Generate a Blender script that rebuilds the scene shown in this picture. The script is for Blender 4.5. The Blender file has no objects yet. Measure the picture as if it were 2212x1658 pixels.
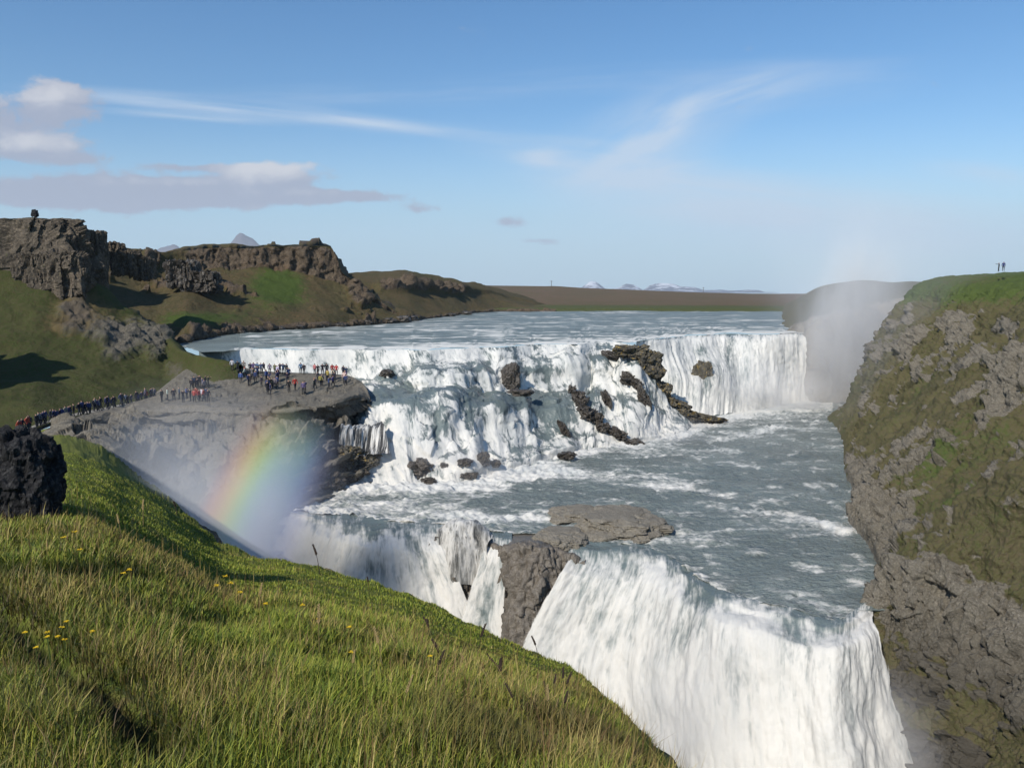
import bpy, bmesh, math, random
import numpy as np
from mathutils import Vector, Matrix

# ------------------------------------------------------------------ camera
F, UC, VC, VH = 1700.0, 1106.0, 829.0, 620.0          # working picture is 2212 x 1658
TH = math.atan((VC - VH) / F)
CT, ST = math.cos(TH), math.sin(TH)
CAM = np.array([0.0, 0.0, 24.0])
scene = bpy.context.scene
col = scene.collection
camd = bpy.data.cameras.new('camera')
camd.sensor_width = 36.0
camd.lens = F / 2212.0 * 36.0
camd.clip_start = 0.1
camd.clip_end = 60000
cam = bpy.data.objects.new('camera', camd)
cam.location = CAM
cam.rotation_euler = (math.pi / 2 - TH, 0, 0)
col.objects.link(cam)
scene.camera = cam

# ------------------------------------------------------------------ light
SUN_AZ, SUN_EL = math.radians(34), math.radians(39)     # behind the viewer, to the left
SUN_DIR = Vector((math.sin(SUN_AZ) * math.cos(SUN_EL), math.cos(SUN_AZ) * math.cos(SUN_EL), -math.sin(SUN_EL)))
sd = bpy.data.lights.new('sun', 'SUN')
sd.energy = 3.8
sd.angle = math.radians(0.5)
sd.color = (1.0, 0.93, 0.83)
sun = bpy.data.objects.new('sun', sd)
sun.rotation_euler = SUN_DIR.to_track_quat('-Z', 'Y').to_euler()
sun.location = (-60, -80, 120)
col.objects.link(sun)
scene.view_settings.view_transform = 'Standard'
scene.view_settings.look = 'None'
scene.view_settings.exposure = 0.45
scene.view_settings.gamma = 1.0
scene.cycles.max_bounces = 6
scene.cycles.diffuse_bounces = 3
scene.cycles.glossy_bounces = 2
scene.cycles.transmission_bounces = 3
scene.cycles.volume_bounces = 1
scene.cycles.transparent_max_bounces = 12
scene.cycles.volume_max_steps = 128
try:
    scene.cycles.use_denoising = True
except Exception:
    pass

# ------------------------------------------------------------------ projecting helpers
def ray(u, v):
    x = (u - UC) / F; y = -(v - VC) / F
    return np.array([x, CT + y * ST, -ST + y * CT])
def PD(u, v, D):
    r = ray(u, v); return CAM + r * (D / r[1])
def PZ(u, v, z):
    r = ray(u, v); return CAM + r * ((z - CAM[2]) / r[2])
def pt(c):
    if c[0] == 'w': return np.array(c[1:4], float)
    if len(c) == 4: return PZ(c[0], c[1], c[3])
    return PD(*c)
def px(P):
    P = np.asarray(P, float) - CAM
    f = P[..., 1] * CT - P[..., 2] * ST
    up = P[..., 1] * ST + P[..., 2] * CT
    f = np.maximum(f, 0.5)
    return np.stack([UC + F * P[..., 0] / f, VC - F * up / f], -1)

# ------------------------------------------------------------------ node helpers
class NT:
    def __init__(s, tree):
        s.t = tree; tree.nodes.clear()
    def n(s, typ, ins=None, **kw):
        nd = s.t.nodes.new(typ)
        for k, v in kw.items(): setattr(nd, k, v)
        if ins:
            for k, v in ins.items():
                sock = nd.inputs[k]
                if isinstance(v, bpy.types.NodeSocket): s.t.links.new(v, sock)
                else: sock.default_value = v
        return nd
    def math(s, op, a, b=0.0, c=0.0, clamp=False):
        nd = s.t.nodes.new('ShaderNodeMath'); nd.operation = op; nd.use_clamp = clamp
        for i, v in enumerate((a, b, c)):
            if isinstance(v, bpy.types.NodeSocket): s.t.links.new(v, nd.inputs[i])
            else: nd.inputs[i].default_value = v
        return nd.outputs[0]
    def vmath(s, op, a, b=(0, 0, 0)):
        nd = s.t.nodes.new('ShaderNodeVectorMath'); nd.operation = op
        for i, v in enumerate((a, b)):
            if isinstance(v, bpy.types.NodeSocket): s.t.links.new(v, nd.inputs[i])
            else: nd.inputs[i].default_value = v
        return nd.outputs['Value'] if op in ('LENGTH', 'DOT_PRODUCT') else nd.outputs[0]
    def mix(s, f, a, b):
        nd = s.t.nodes.new('ShaderNodeMix'); nd.data_type = 'RGBA'
        for k, v in ((0, f), (6, a), (7, b)):
            if isinstance(v, bpy.types.NodeSocket): s.t.links.new(v, nd.inputs[k])
            else: nd.inputs[k].default_value = v if k == 0 else (*v, 1)
        return nd.outputs[2]
    def smooth(s, v, lo, hi, a=0.0, b=1.0):
        nd = s.t.nodes.new('ShaderNodeMapRange'); nd.interpolation_type = 'SMOOTHSTEP'
        s.t.links.new(v, nd.inputs[0])
        for i, x in enumerate((lo, hi, a, b)): nd.inputs[i + 1].default_value = x
        return nd.outputs[0]
    def noise(s, vec, scale, detail=4, rough=0.55, dist=0.0):
        nd = s.n('ShaderNodeTexNoise', {'Vector': vec, 'Scale': scale, 'Detail': detail, 'Roughness': rough, 'Distortion': dist})
        return nd.outputs['Fac']
    def mapping(s, vec, scale=(1, 1, 1), rot=(0, 0, 0), loc=(0, 0, 0)):
        return s.n('ShaderNodeMapping', {'Vector': vec, 'Scale': scale, 'Rotation': rot, 'Location': loc}).outputs[0]

# ------------------------------------------------------------------ sky
world = bpy.data.worlds.new('World')
scene.world = world
world.use_nodes = True
w = NT(world.node_tree)
def ab(u, v):
    r = ray(u, v); return (r[0] / r[1], r[2] / r[1])
sky = w.n('ShaderNodeTexSky', sky_type='NISHITA', sun_disc=False, sun_elevation=SUN_EL,
          sun_rotation=math.pi + SUN_AZ, altitude=200.0, air_density=1.0, dust_density=0.3, ozone_density=2.5)
dirv = w.n('ShaderNodeTexCoord').outputs['Generated']
sep = w.n('ShaderNodeSeparateXYZ', {0: dirv})
ysafe = w.math('MAXIMUM', sep.outputs[1], 0.02)
A_ = w.math('DIVIDE', sep.outputs[0], ysafe)
B_ = w.math('DIVIDE', sep.outputs[2], ysafe)
P2 = w.n('ShaderNodeCombineXYZ', {0: A_, 1: B_}).outputs[0]
fwd = w.smooth(sep.outputs[1], 0.05, 0.3)
# the low cumulus: soft flattened heaps broken up by noise
nz_big = w.noise(w.mapping(P2, (9, 22, 1)), 1.0, 6, 0.6)
nz_fine = w.noise(w.mapping(P2, (30, 60, 1)), 1.0, 5, 0.6)
def heap(u, v, ru, rv, tilt=0.0, k=1.0):
    a, b = ab(u, v)
    d = w.vmath('SUBTRACT', P2, (a, b, 0))
    d = w.mapping(d, (F / ru, F / rv, 1), (0, 0, tilt))
    l = w.vmath('LENGTH', d)
    return w.math('MULTIPLY', w.smooth(l, 1.6, 0.0), k)
def total(items):
    r = items[0]
    for x in items[1:]: r = w.math('ADD', r, x)
    return r
cum_list = [heap(100, 232, 130, 46, 0.0, 1.15), heap(90, 315, 130, 36, 0, .95), heap(150, 345, 110, 14, 0, .6), heap(130, 412, 230, 38, 0, 1.1), heap(300, 425, 260, 38, 0, 1.1), heap(520, 410, 230, 34, 0, 1.15),
            heap(590, 372, 110, 30, 0, 1.05), heap(730, 426, 150, 15, -0.06, .9), heap(905, 450, 62, 14, -.1, .75),
            heap(1105, 480, 62, 14, 0.1, .66), heap(1168, 521, 56, 9, 0, .66), heap(360, 362, 80, 11, 0, .75), heap(470, 362, 70, 10, 0, .6), heap(120, 195, 60, 26, 0, .75),
            heap(-150, 300, 200, 60, 0, 1.0)]
cum = total(cum_list)
wrp = w.vmath('ADD', P2, w.vmath('MULTIPLY', w.vmath('SUBTRACT', w.n('ShaderNodeTexNoise', {'Vector': w.mapping(P2, (14, 26, 1)), 'Scale': 1.0, 'Detail': 3}).outputs['Color'], (.5, .5, .5)), (.06, .03, 0)))
nz_puff = w.noise(w.mapping(wrp, (26, 44, 1)), 1.0, 6, .62)
cumv = w.math('ADD', cum, w.math('MULTIPLY', w.math('SUBTRACT', nz_big, 0.5), 1.3))
cumv = w.math('ADD', cumv, w.math('MULTIPLY', w.math('SUBTRACT', nz_puff, 0.5), 1.5))
cum_mask = w.math('MULTIPLY', w.smooth(cumv, 0.32, 0.85), 0.88)
# sunlit tops, grey-mauve undersides
tops = total([heap(585, 362, 120, 24, 0, 1.1), heap(85, 200, 110, 36, 0, .75), heap(75, 305, 110, 26, 0, .8), heap(380, 392, 330, 12, 0, .35), heap(640, 415, 160, 10, 0, .3)])
topv = w.smooth(w.math('ADD', tops, w.math('MULTIPLY', w.math('SUBTRACT', nz_puff, 0.5), 1.4)), 0.05, 1.1)
cum_col = w.mix(topv, (3.15, 3.35, 4.15), (5.7, 5.6, 5.75))
# thin cirrus: long combed streaks
def streak(u, v, ru, rv, tilt, k, sc, seed, lo, hi):
    a, b = ab(u, v)
    d0 = w.vmath('SUBTRACT', P2, (a, b, 0))
    d = w.mapping(d0, (1, 1, 1), (0, 0, -tilt))
    l = w.vmath('LENGTH', w.mapping(d, (F / ru, F / rv, 1)))
    env = w.smooth(l, 1.0, 0.0)
    nzs = w.noise(w.mapping(d, sc, (0, 0, 0), (seed, seed * 1.7, 0)), 1.0, 6, 0.6, 0.4)
    return w.math('MULTIPLY', w.math('MULTIPLY', env, w.smooth(nzs, lo, hi)), k)
cir = total([streak(470, 228, 480, 26, -0.09, .8, (2.5, 46, 1), 2.0, .25, .8), streak(420, 252, 300, 14, -0.07, .55, (3, 60, 1), 5.0, .25, .8), streak(760, 262, 260, 26, -0.10, .55, (3, 40, 1), 5.6, .25, .8),
             streak(1050, 290, 420, 24, -0.08, .5, (2.5, 40, 1), 8.0, .3, .8), streak(820, 205, 700, 34, 0.02, .3, (2, 30, 1), 8.6, .35, .85),
             streak(1425, 268, 170, 74, 0.62, .62, (7, 22, 1), 3.0, .25, .85), streak(1560, 220, 280, 74, 0.33, .5, (5, 26, 1), 3.4, .28, .85), streak(1790, 185, 320, 60, 0.12, .36, (3, 24, 1), 3.9, .3, .85), streak(1380, 310, 300, 130, 0.4, .55, (4, 16, 1), 3.1, .3, .85), streak(1240, 335, 330, 46, -.08, .5, (4, 22, 1), 2.2, .3, .85),
             streak(1360, 330, 190, 34, 0.45, .6, (5, 24, 1), 4.0, .25, .8), streak(1450, 370, 190, 20, 0.2, .45, (5, 30, 1), 4.4, .3, .8),
             streak(1170, 340, 110, 36, -0.12, .65, (8, 20, 1), 6.0, .22, .8), streak(1250, 345, 260, 24, -0.05, .4, (4, 30, 1), 6.5, .3, .8),
             streak(1560, 425, 560, 80, -0.10, .85, (2, 18, 1), 7.0, .2, .85), streak(1800, 470, 760, 110, -0.03, .7, (1.6, 12, 1), 10.0, .2, .9), streak(2120, 380, 200, 40, -0.12, .5, (4, 22, 1), 1.2, .3, .8),
             streak(1700, 540, 900, 60, 0.0, .3, (1.6, 14, 1), 11.0, .25, .85), streak(1200, 180, 900, 40, 0.06, .3, (2, 26, 1), 9.0, .35, .8)])
cir = w.math('MINIMUM', w.math('MULTIPLY', cir, 1.55), 0.75)
low = w.smooth(B_, 0.22, 0.0)                       # air thickens towards the horizon
skyc = w.n('ShaderNodeHueSaturation', {'Hue': 0.5, 'Saturation': 1.27, 'Value': 1.0, 'Color': sky.outputs[0]}).outputs[0]
skyc = w.mix(w.math('MULTIPLY', low, .85), skyc, (3.3, 4.9, 6.2))
c1 = w.mix(w.math('MULTIPLY', cir, fwd), skyc, (4.9, 5.7, 6.7))
m2 = w.t.nodes.new('ShaderNodeMix'); m2.data_type = 'RGBA'
w.t.links.new(w.math('MULTIPLY', cum_mask, fwd), m2.inputs[0]); w.t.links.new(c1, m2.inputs[6]); w.t.links.new(cum_col, m2.inputs[7])
bg = w.n('ShaderNodeBackground', {'Color': m2.outputs[2], 'Strength': 0.092})
w.n('ShaderNodeOutputWorld', {'Surface': bg.outputs[0]})

# ------------------------------------------------------------------ numeric noise
rng = np.random.default_rng(7)
LAT = rng.random((64, 64, 64)).astype(np.float32)
def vnoise(p):
    i = np.floor(p).astype(np.int64); f = (p - i).astype(np.float32)
    f = f * f * f * (f * (f * 6 - 15) + 10)
    i0 = i & 63; i1 = (i + 1) & 63
    x0, y0, z0 = i0[..., 0], i0[..., 1], i0[..., 2]; x1, y1, z1 = i1[..., 0], i1[..., 1], i1[..., 2]
    fx, fy, fz = f[..., 0], f[..., 1], f[..., 2]
    a = LAT[x0, y0, z0] * (1 - fx) + LAT[x1, y0, z0] * fx
    b = LAT[x0, y1, z0] * (1 - fx) + LAT[x1, y1, z0] * fx
    c = LAT[x0, y0, z1] * (1 - fx) + LAT[x1, y0, z1] * fx
    d = LAT[x0, y1, z1] * (1 - fx) + LAT[x1, y1, z1] * fx
    a = a * (1 - fy) + b * fy; c = c * (1 - fy) + d * fy
    return (a * (1 - fz) + c * fz) * 2 - 1
def fbm(p, sc=1.0, octs=5, gain=0.5, off=0.0):
    p = np.asarray(p, float) * np.asarray(sc, float) + off + 17.3
    r = 0; a = 1.0; t = 0
    for k in range(octs):
        r = r + a * vnoise(p); t += a
        p = p * 2.03 + 5.1; a *= gain
    return r / t
def ridged(p, sc=1.0, octs=4, gain=0.5, off=0.0):
    p = np.asarray(p, float) * np.asarray(sc, float) + off + 9.7
    r = 0; a = 1.0; t = 0
    for k in range(octs):
        r = r + a * (1 - 2 * np.abs(vnoise(p))); t += a
        p = p * 2.07 + 3.3; a *= gain
    return r / t
def cells(p, sc=1.0, off=0.0):
    """random value of the Voronoi cell each point lies in, and the distance to the cell wall"""
    p = np.asarray(p, float) * np.asarray(sc, float) + off + 31.0
    b = np.floor(p).astype(np.int64)
    best = np.full(p.shape[:-1], 9e9); second = best.copy(); val = np.zeros(p.shape[:-1])
    for dx in (-1, 0, 1):
        for dy in (-1, 0, 1):
            for dz in (-1, 0, 1):
                c = b + np.array([dx, dy, dz]); m = c & 63
                o = np.stack([LAT[m[..., 0], m[..., 1], m[..., 2]], LAT[m[..., 1], m[..., 2], m[..., 0]], LAT[m[..., 2], m[..., 0], m[..., 1]]], -1)
                d = ((c + o - p) ** 2).sum(-1)
                near = d < best
                second = np.where(near, best, np.minimum(second, d))
                val = np.where(near, LAT[(m[..., 0] + 11) & 63, (m[..., 1] + 5) & 63, m[..., 2]], val)
                best = np.where(near, d, best)
    return val, np.sqrt(second) - np.sqrt(best)
def sstep(x, a, b):
    t = np.clip((x - a) / (b - a), 0, 1); return t * t * (3 - 2 * t)

# ------------------------------------------------------------------ lofted surfaces
def pchip(A, ts):
    n = A.shape[0]; d = np.diff(A, axis=0)
    m = np.zeros_like(A)
    m[0] = d[0]; m[-1] = d[-1]
    if n > 2:
        d0, d1 = d[:-1], d[1:]
        s = d0 * d1 > 0
        m[1:-1] = np.where(s, 2 * d0 * d1 / np.where(s, d0 + d1, 1), 0)
    i = np.clip(np.floor(ts).astype(int), 0, n - 2); t = (ts - i).reshape((-1,) + (1,) * (A.ndim - 1))
    h00 = 2 * t**3 - 3 * t**2 + 1; h10 = t**3 - 2 * t**2 + t; h01 = -2 * t**3 + 3 * t**2; h11 = t**3 - t**2
    return h00 * A[i] + h10 * m[i] + h01 * A[i + 1] + h11 * m[i + 1]
def samples(lens, step, mx):
    ts = [0.0]
    for k, l in enumerate(lens):
        n = int(min(mx, max(2, math.ceil(l / step))))
        ts += [k + (j + 1) / n for j in range(n)]
    return np.array(ts)
def loft(net, step=3.0, mx=160, rstep=None, linear_rows=False):
    """net[row][column] of control points -> dense grid (rows, columns, 3) plus the two parameters"""
    N = np.array([[pt(c) for c in r] for r in net])
    Q = np.clip(px(N), -700, 2900)
    lc = np.linalg.norm(np.diff(Q, axis=1), axis=2).max(0)
    lr = np.linalg.norm(np.diff(Q, axis=0), axis=2).max(1)
    tc = samples(lc, step, mx); tr = samples(lr, rstep or step, mx)
    G = pchip(np.swapaxes(N, 0, 1), tc); G = np.swapaxes(G, 0, 1)
    if linear_rows:
        i = np.clip(np.floor(tr).astype(int), 0, N.shape[0] - 2); t = (tr - i)[:, None, None]
        G = G[i] * (1 - t) + G[i + 1] * t
    else:
        G = pchip(G, tr)
    return G, tr, tc
def normals(G, toward=None):
    a = np.gradient(G, axis=0); b = np.gradient(G, axis=1)
    n = np.cross(a, b); n /= np.maximum(np.linalg.norm(n, axis=2, keepdims=True), 1e-9)
    t = CAM if toward is None else np.asarray(toward, float)
    if ((n * (t - G)).sum(2)).mean() < 0: n = -n
    return n
def slope_of(G):
    return 1 - np.abs(normals(G)[..., 2])
def set_props(o, label=None, cat=None, group=None, kind=None):
    if label: o['label'] = label
    if cat: o['category'] = cat
    if group: o['group'] = group
    if kind: o['kind'] = kind
    return o
def mesh_obj(name, V, Fq, mat, parent=None, attrs=None, uv=None, smooth=True, colors=None):
    me = bpy.data.meshes.new(name)
    V = np.asarray(V, np.float32).reshape(-1, 3); Fq = np.asarray(Fq, np.int32)
    k = Fq.shape[1]
    me.vertices.add(len(V)); me.vertices.foreach_set('co', V.ravel())
    me.loops.add(Fq.size); me.loops.foreach_set('vertex_index', Fq.ravel())
    me.polygons.add(len(Fq))
    me.polygons.foreach_set('loop_start', np.arange(0, Fq.size, k, dtype=np.int32))
    me.polygons.foreach_set('loop_total', np.full(len(Fq), k, np.int32))
    me.update(calc_edges=True)
    me.polygons.foreach_set('use_smooth', np.full(len(Fq), smooth))
    for n, a in (attrs or {}).items():
        at = me.attributes.new(n, 'FLOAT', 'POINT'); at.data.foreach_set('value', np.asarray(a, np.float32).ravel())
    if colors is not None:
        at = me.attributes.new('tint', 'FLOAT_COLOR', 'POINT')
        at.data.foreach_set('color', np.concatenate([colors, np.ones((len(colors), 1))], 1).astype(np.float32).ravel())
    if uv is not None:
        l = me.uv_layers.new(name='flow'); l.data.foreach_set('uv', np.asarray(uv, np.float32).reshape(-1, 2)[Fq.ravel()].ravel())
    if mat: me.materials.append(mat)
    o = bpy.data.objects.new(name, me); col.objects.link(o)
    if parent: o.parent = parent
    return o
def quads(R, C):
    i = np.arange(R * C).reshape(R, C)
    return np.stack([i[:-1, :-1], i[:-1, 1:], i[1:, 1:], i[1:, :-1]], -1).reshape(-1, 4)
def sheet(name, G, mat, attrs=None, uv=None, parent=None, flip=None):
    R, C = G.shape[:2]
    q = quads(R, C)
    a = np.gradient(G, axis=0); b = np.gradient(G, axis=1); n = np.cross(b, a)
    if ((n * (CAM - G)).sum(2)).mean() < 0: q = q[:, ::-1]
    return mesh_obj(name, G, q, mat, parent, attrs, uv)

# ------------------------------------------------------------------ materials
def new_mat(name):
    m = bpy.data.materials.new(name); m.use_nodes = True
    return m, NT(m.node_tree)
def land_mat(name, grass, rock, dirt=None, sc=1.0, fuzz=0.7, bump=0.6, gsc=1.0, crack=False):
    """grass / rock / dirt: three colours each; attribute 'mask' = how grassy, 'rust' = how much bare reddish soil"""
    m, s = new_mat(name)
    pos = s.n('ShaderNodeTexCoord').outputs['Object']
    n1 = s.noise(pos, 0.35 * sc, 5, 0.6); n2 = s.noise(pos, 1.6 * sc, 5, 0.65); n3 = s.noise(pos, 7.0 * sc, 4, 0.65)
    mask = s.n('ShaderNodeAttribute', attribute_name='mask').outputs['Fac']
    rust = s.n('ShaderNodeAttribute', attribute_name='rust').outputs['Fac']
    mm = s.math('ADD', mask, s.math('MULTIPLY', s.math('SUBTRACT', s.math('ADD', s.math('MULTIPLY', n2, .6), s.math('MULTIPLY', n3, .4)), .5), fuzz))
    fac = s.smooth(mm, 0.36, 0.64)
    g = s.mix(s.smooth(n1, .35, .65), grass[0], grass[1])
    g = s.mix(s.smooth(s.noise(pos, 3.1 * sc * gsc, 4, .7), .4, .68), g, grass[2])
    r = s.mix(s.smooth(n2, .36, .64), rock[0], rock[1])
    r = s.mix(s.smooth(n3, .45, .7), r, rock[2])
    if crack:
        wp = s.vmath('ADD', pos, s.n('ShaderNodeTexNoise', {'Vector': pos, 'Scale': .8 * sc, 'Detail': 3}).outputs['Color'])
        vor = s.n('ShaderNodeTexVoronoi', {'Vector': s.mapping(wp, (1.0, 1.0, .45)), 'Scale': 1.1 * sc}, feature='DISTANCE_TO_EDGE').outputs['Distance']
        ck = s.smooth(s.math('ADD', vor, s.math('MULTIPLY', s.math('SUBTRACT', n3, .5), .5)), -.04, 0.16)
        r = s.mix(ck, tuple(x * .7 for x in rock[0]), r)
    if dirt:
        rr = s.smooth(s.math('ADD', rust, s.math('MULTIPLY', s.math('SUBTRACT', n2, .5), .9)), .35, .7)
        g = s.mix(rr, g, dirt[0]); r = s.mix(s.math('MULTIPLY', rr, .7), r, dirt[1])
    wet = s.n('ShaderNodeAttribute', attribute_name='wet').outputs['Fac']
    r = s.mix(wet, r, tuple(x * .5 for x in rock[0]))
    c = s.mix(fac, r, g)
    hgt = s.math('ADD', s.math('MULTIPLY', n2, .5), s.math('MULTIPLY', n3, .3))
    hgt = s.math('ADD', hgt, s.math('MULTIPLY', s.noise(pos, 22 * sc, 3, .6), .14))
    if crack: hgt = s.math('ADD', hgt, s.math('MULTIPLY', s.math('MULTIPLY', ck, .3), s.math('SUBTRACT', 1.0, fac)))
    b = s.n('ShaderNodeBump', {'Height': hgt, 'Strength': bump, 'Distance': 0.6 / sc})
    p = s.n('ShaderNodeBsdfPrincipled', {'Base Color': c, 'Roughness': 0.92, 'Specular IOR Level': 0.15, 'Normal': b.outputs[0]})
    s.n('ShaderNodeOutputMaterial', {'Surface': p.outputs[0]})
    return m
def rock_mat(name, cols, sc=1.0, rough=0.85, patch=None, wet=0.0, bump=.7, crack=False):
    m, s = new_mat(name)
    pos = s.n('ShaderNodeTexCoord').outputs['Object']
    n1 = s.noise(pos, 0.9 * sc, 5, .65); n2 = s.noise(pos, 4.5 * sc, 5, .65)
    c = s.mix(s.smooth(n1, .36, .64), cols[0], cols[1]); c = s.mix(s.smooth(n2, .46, .72), c, cols[2])
    if patch:
        n4 = s.noise(pos, 1.5 * sc, 5, .7)
        c = s.mix(s.smooth(n4, patch[1], patch[1] + .1), c, patch[0])
    vor = s.n('ShaderNodeTexVoronoi', {'Vector': s.mapping(pos, (1, 1, .6)), 'Scale': 1.7 * sc}, feature='DISTANCE_TO_EDGE').outputs['Distance']
    ck = s.smooth(s.math('ADD', vor, s.math('MULTIPLY', s.math('SUBTRACT', n2, .5), .5)), -.05, .15)
    if crack: c = s.mix(ck, tuple(x * .6 for x in cols[0]), c)
    h = s.math('ADD', s.math('MULTIPLY', n1, .6), s.math('ADD', s.math('MULTIPLY', n2, .4), s.math('MULTIPLY', ck, .25 if crack else 0.0)))
    b = s.n('ShaderNodeBump', {'Height': h, 'Strength': bump, 'Distance': 0.5 / sc})
    p = s.n('ShaderNodeBsdfPrincipled', {'Base Color': c, 'Roughness': rough, 'Specular IOR Level': .2 + .3 * wet, 'Normal': b.outputs[0]})
    s.n('ShaderNodeOutputMaterial', {'Surface': p.outputs[0]})
    return m
def water_mat(name, deep, streak, fine, lo=.40, hi=.62, noise_amt=1.0, foamcol=(.70, .685, .64), ripple=.35, rsc=1.0, ripdir=(1, 1, 1), rough=.24, greyfoam=(.36, .42, .44), gamt=.5, fbump=.3, spec=.38, holes=False):
    """'foam' attribute + combed noise in flow coordinates decide where the water is white"""
    m, s = new_mat(name)
    uvn = s.n('ShaderNodeUVMap', uv_map='flow').outputs[0]
    pos = s.n('ShaderNodeTexCoord').outputs['Object']
    foam = s.n('ShaderNodeAttribute', attribute_name='foam').outputs['Fac']
    s1 = s.noise(s.mapping(uvn, streak), 1.0, 6, .62, .3)
    s2 = s.noise(s.mapping(uvn, fine, loc=(3.1, 7.7, 0)), 1.0, 5, .65, .5)
    s3 = s.noise(pos, 0.12, 3, .6)
    nn = s.math('ADD', s.math('MULTIPLY', s1, .5), s.math('MULTIPLY', s2, .5))
    val = s.math('ADD', foam, s.math('MULTIPLY', s.math('SUBTRACT', nn, .5), noise_amt * 2.0))
    val = s.math('ADD', val, s.math('MULTIPLY', s.math('SUBTRACT', s3, .5), .35 * noise_amt))
    fac = s.smooth(val, lo, hi)
    s4 = s.noise(s.mapping(uvn, tuple(x * .3 for x in streak), loc=(9.1, 2.2, 0)), 1.0, 4, .6, .4)
    tone = s.smooth(s.math('ADD', s.math('ADD', s.math('MULTIPLY', s1, .4), s.math('MULTIPLY', s2, .25)), s.math('MULTIPLY', s4, .35)), .33, .60)
    wc = s.mix(s.smooth(s3, .3, .7), deep, tuple(x * 1.35 for x in deep))
    fcol = s.mix(s.math('ADD', s.math('MULTIPLY', tone, gamt), 1 - gamt), greyfoam, foamcol)
    rp = s.noise(s.mapping(pos, ripdir), 1.4 * rsc, 5, .62)
    rp2 = s.noise(s.mapping(pos, ripdir), 0.45 * rsc, 3, .6)
    hb = s.math('ADD', s.math('MULTIPLY', rp, .5), s.math('MULTIPLY', rp2, .8))
    b1 = s.n('ShaderNodeBump', {'Height': hb, 'Strength': ripple, 'Distance': .8})
    b2 = s.n('ShaderNodeBump', {'Height': s.math('ADD', nn, s.math('MULTIPLY', rp, .3)), 'Strength': fbump, 'Distance': .9})
    pw = s.n('ShaderNodeBsdfPrincipled', {'Base Color': wc, 'Roughness': rough, 'IOR': 1.33, 'Specular IOR Level': spec, 'Normal': b1.outputs[0]})
    pf = s.n('ShaderNodeBsdfDiffuse', {'Color': fcol, 'Normal': b2.outputs[0]})
    tr = s.n('ShaderNodeBsdfTranslucent', {'Color': fcol, 'Normal': b2.outputs[0]})
    pf2 = s.n('ShaderNodeMixShader', {0: .12, 1: pf.outputs[0], 2: tr.outputs[0]})
    mx = s.n('ShaderNodeMixShader', {0: fac, 1: pw.outputs[0], 2: pf2.outputs[0]})
    if holes:                                     # ragged torn edges where the sheet of water ends
        hol = s.n('ShaderNodeAttribute', attribute_name='hole').outputs['Fac']
        hf = s.smooth(s.math('ADD', hol, s.math('MULTIPLY', s.math('SUBTRACT', nn, .5), 1.6)), .46, .62)
        mx = s.n('ShaderNodeMixShader', {0: hf, 1: mx.outputs[0], 2: s.n('ShaderNodeBsdfTransparent').outputs[0]})
    s.n('ShaderNodeOutputMaterial', {'Surface': mx.outputs[0]})
    return m

DEEP = (.132, .157, .150)
M_upper = water_mat('upper river water', DEEP, (.035, .30, 1), (.16, .9, 1), .50, .72, 1.0, ripple=.8, rsc=.8, ripdir=(.45, 1, 1), spec=.14, rough=.4)
M_lower = water_mat('lower river water', DEEP, (.22, .32, 1), (1.3, 1.7, 1), .36, .98, 1.2, ripple=.9, rsc=2.2, ripdir=(.7, 1, 1))
M_casc = water_mat('cascade water', (.10, .125, .125), (.55, .20, 1), (1.9, .75, 1), .24, .62, 1.15, ripple=.5, rsc=1.2, greyfoam=(.30, .34, .35), gamt=.66, fbump=.22)
M_fall = water_mat('falling water', (.10, .128, .128), (.55, .11, 1), (2.3, .55, 1), .12, .78, 1.15, ripple=.5, rsc=1.0, greyfoam=(.46, .48, .475), gamt=.75, fbump=.14, holes=True)

G_near = ((.095, .125, .02), (.13, .155, .028), (.155, .14, .04))
G_moss = ((.050, .078, .016), (.072, .098, .020), (.060, .064, .020))
G_hill = ((.042, .056, .014), (.058, .067, .020), (.068, .057, .028))
G_heath = ((.085, .070, .034), (.11, .078, .040), (.062, .060, .025))
R_grey = ((.075, .069, .056), (.115, .105, .085), (.17, .155, .125))
R_dark = ((.030, .030, .030), (.060, .058, .054), (.11, .105, .095))
R_brown = ((.085, .068, .050), (.13, .105, .075), (.19, .155, .115))
R_tan = ((.135, .122, .098), (.195, .178, .143), (.28, .255, .21))
M_fore = land_mat('turf slope', G_near, R_brown, ((.10, .07, .03), (.10, .07, .04)), 2.0, .6, .5)
M_hill = land_mat('green hillside', G_hill, R_grey, ((.105, .080, .036), (.10, .078, .055)), .8, .7, .7)
M_far = land_mat('brown hillside', G_heath, ((.06, .045, .033), (.11, .085, .06), (.17, .135, .095)), ((.055, .082, .018), (.13, .082, .045)), .45, .7, .8)
M_plain = land_mat('heath plain', ((.12, .088, .05), (.15, .095, .062), (.095, .085, .042)), R_brown, ((.075, .085, .030), (.1, .1, .05)), .06, .6, .4, crack=False)
M_right = land_mat('grassy cliff', ((.084, .083, .036), (.105, .098, .046), (.11, .09, .054)), R_tan, ((.072, .100, .028), (.10, .09, .06)), 1.1, 1.15, .9)
M_shelf = land_mat('layered rock shelf', ((.085, .085, .040), (.105, .100, .05), (.13, .11, .06)), ((.115, .105, .085), (.165, .15, .122), (.23, .21, .17)), None, .9, .7, .8)
M_gorge = land_mat('dark gorge wall', ((.05, .055, .025), (.04, .05, .02), (.06, .05, .03)), R_dark, None, .8, .6, .8)
M_cliff = rock_mat('basalt cliff', ((.055, .046, .036), (.11, .091, .069), (.19, .155, .115)), .55, .9, ((.085, .085, .03), .62), 0, .9)
M_wet = rock_mat('wet black rock', ((.026, .023, .019), (.055, .046, .036), (.11, .092, .07)), 1.3, .38, None, 1.0)
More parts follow.
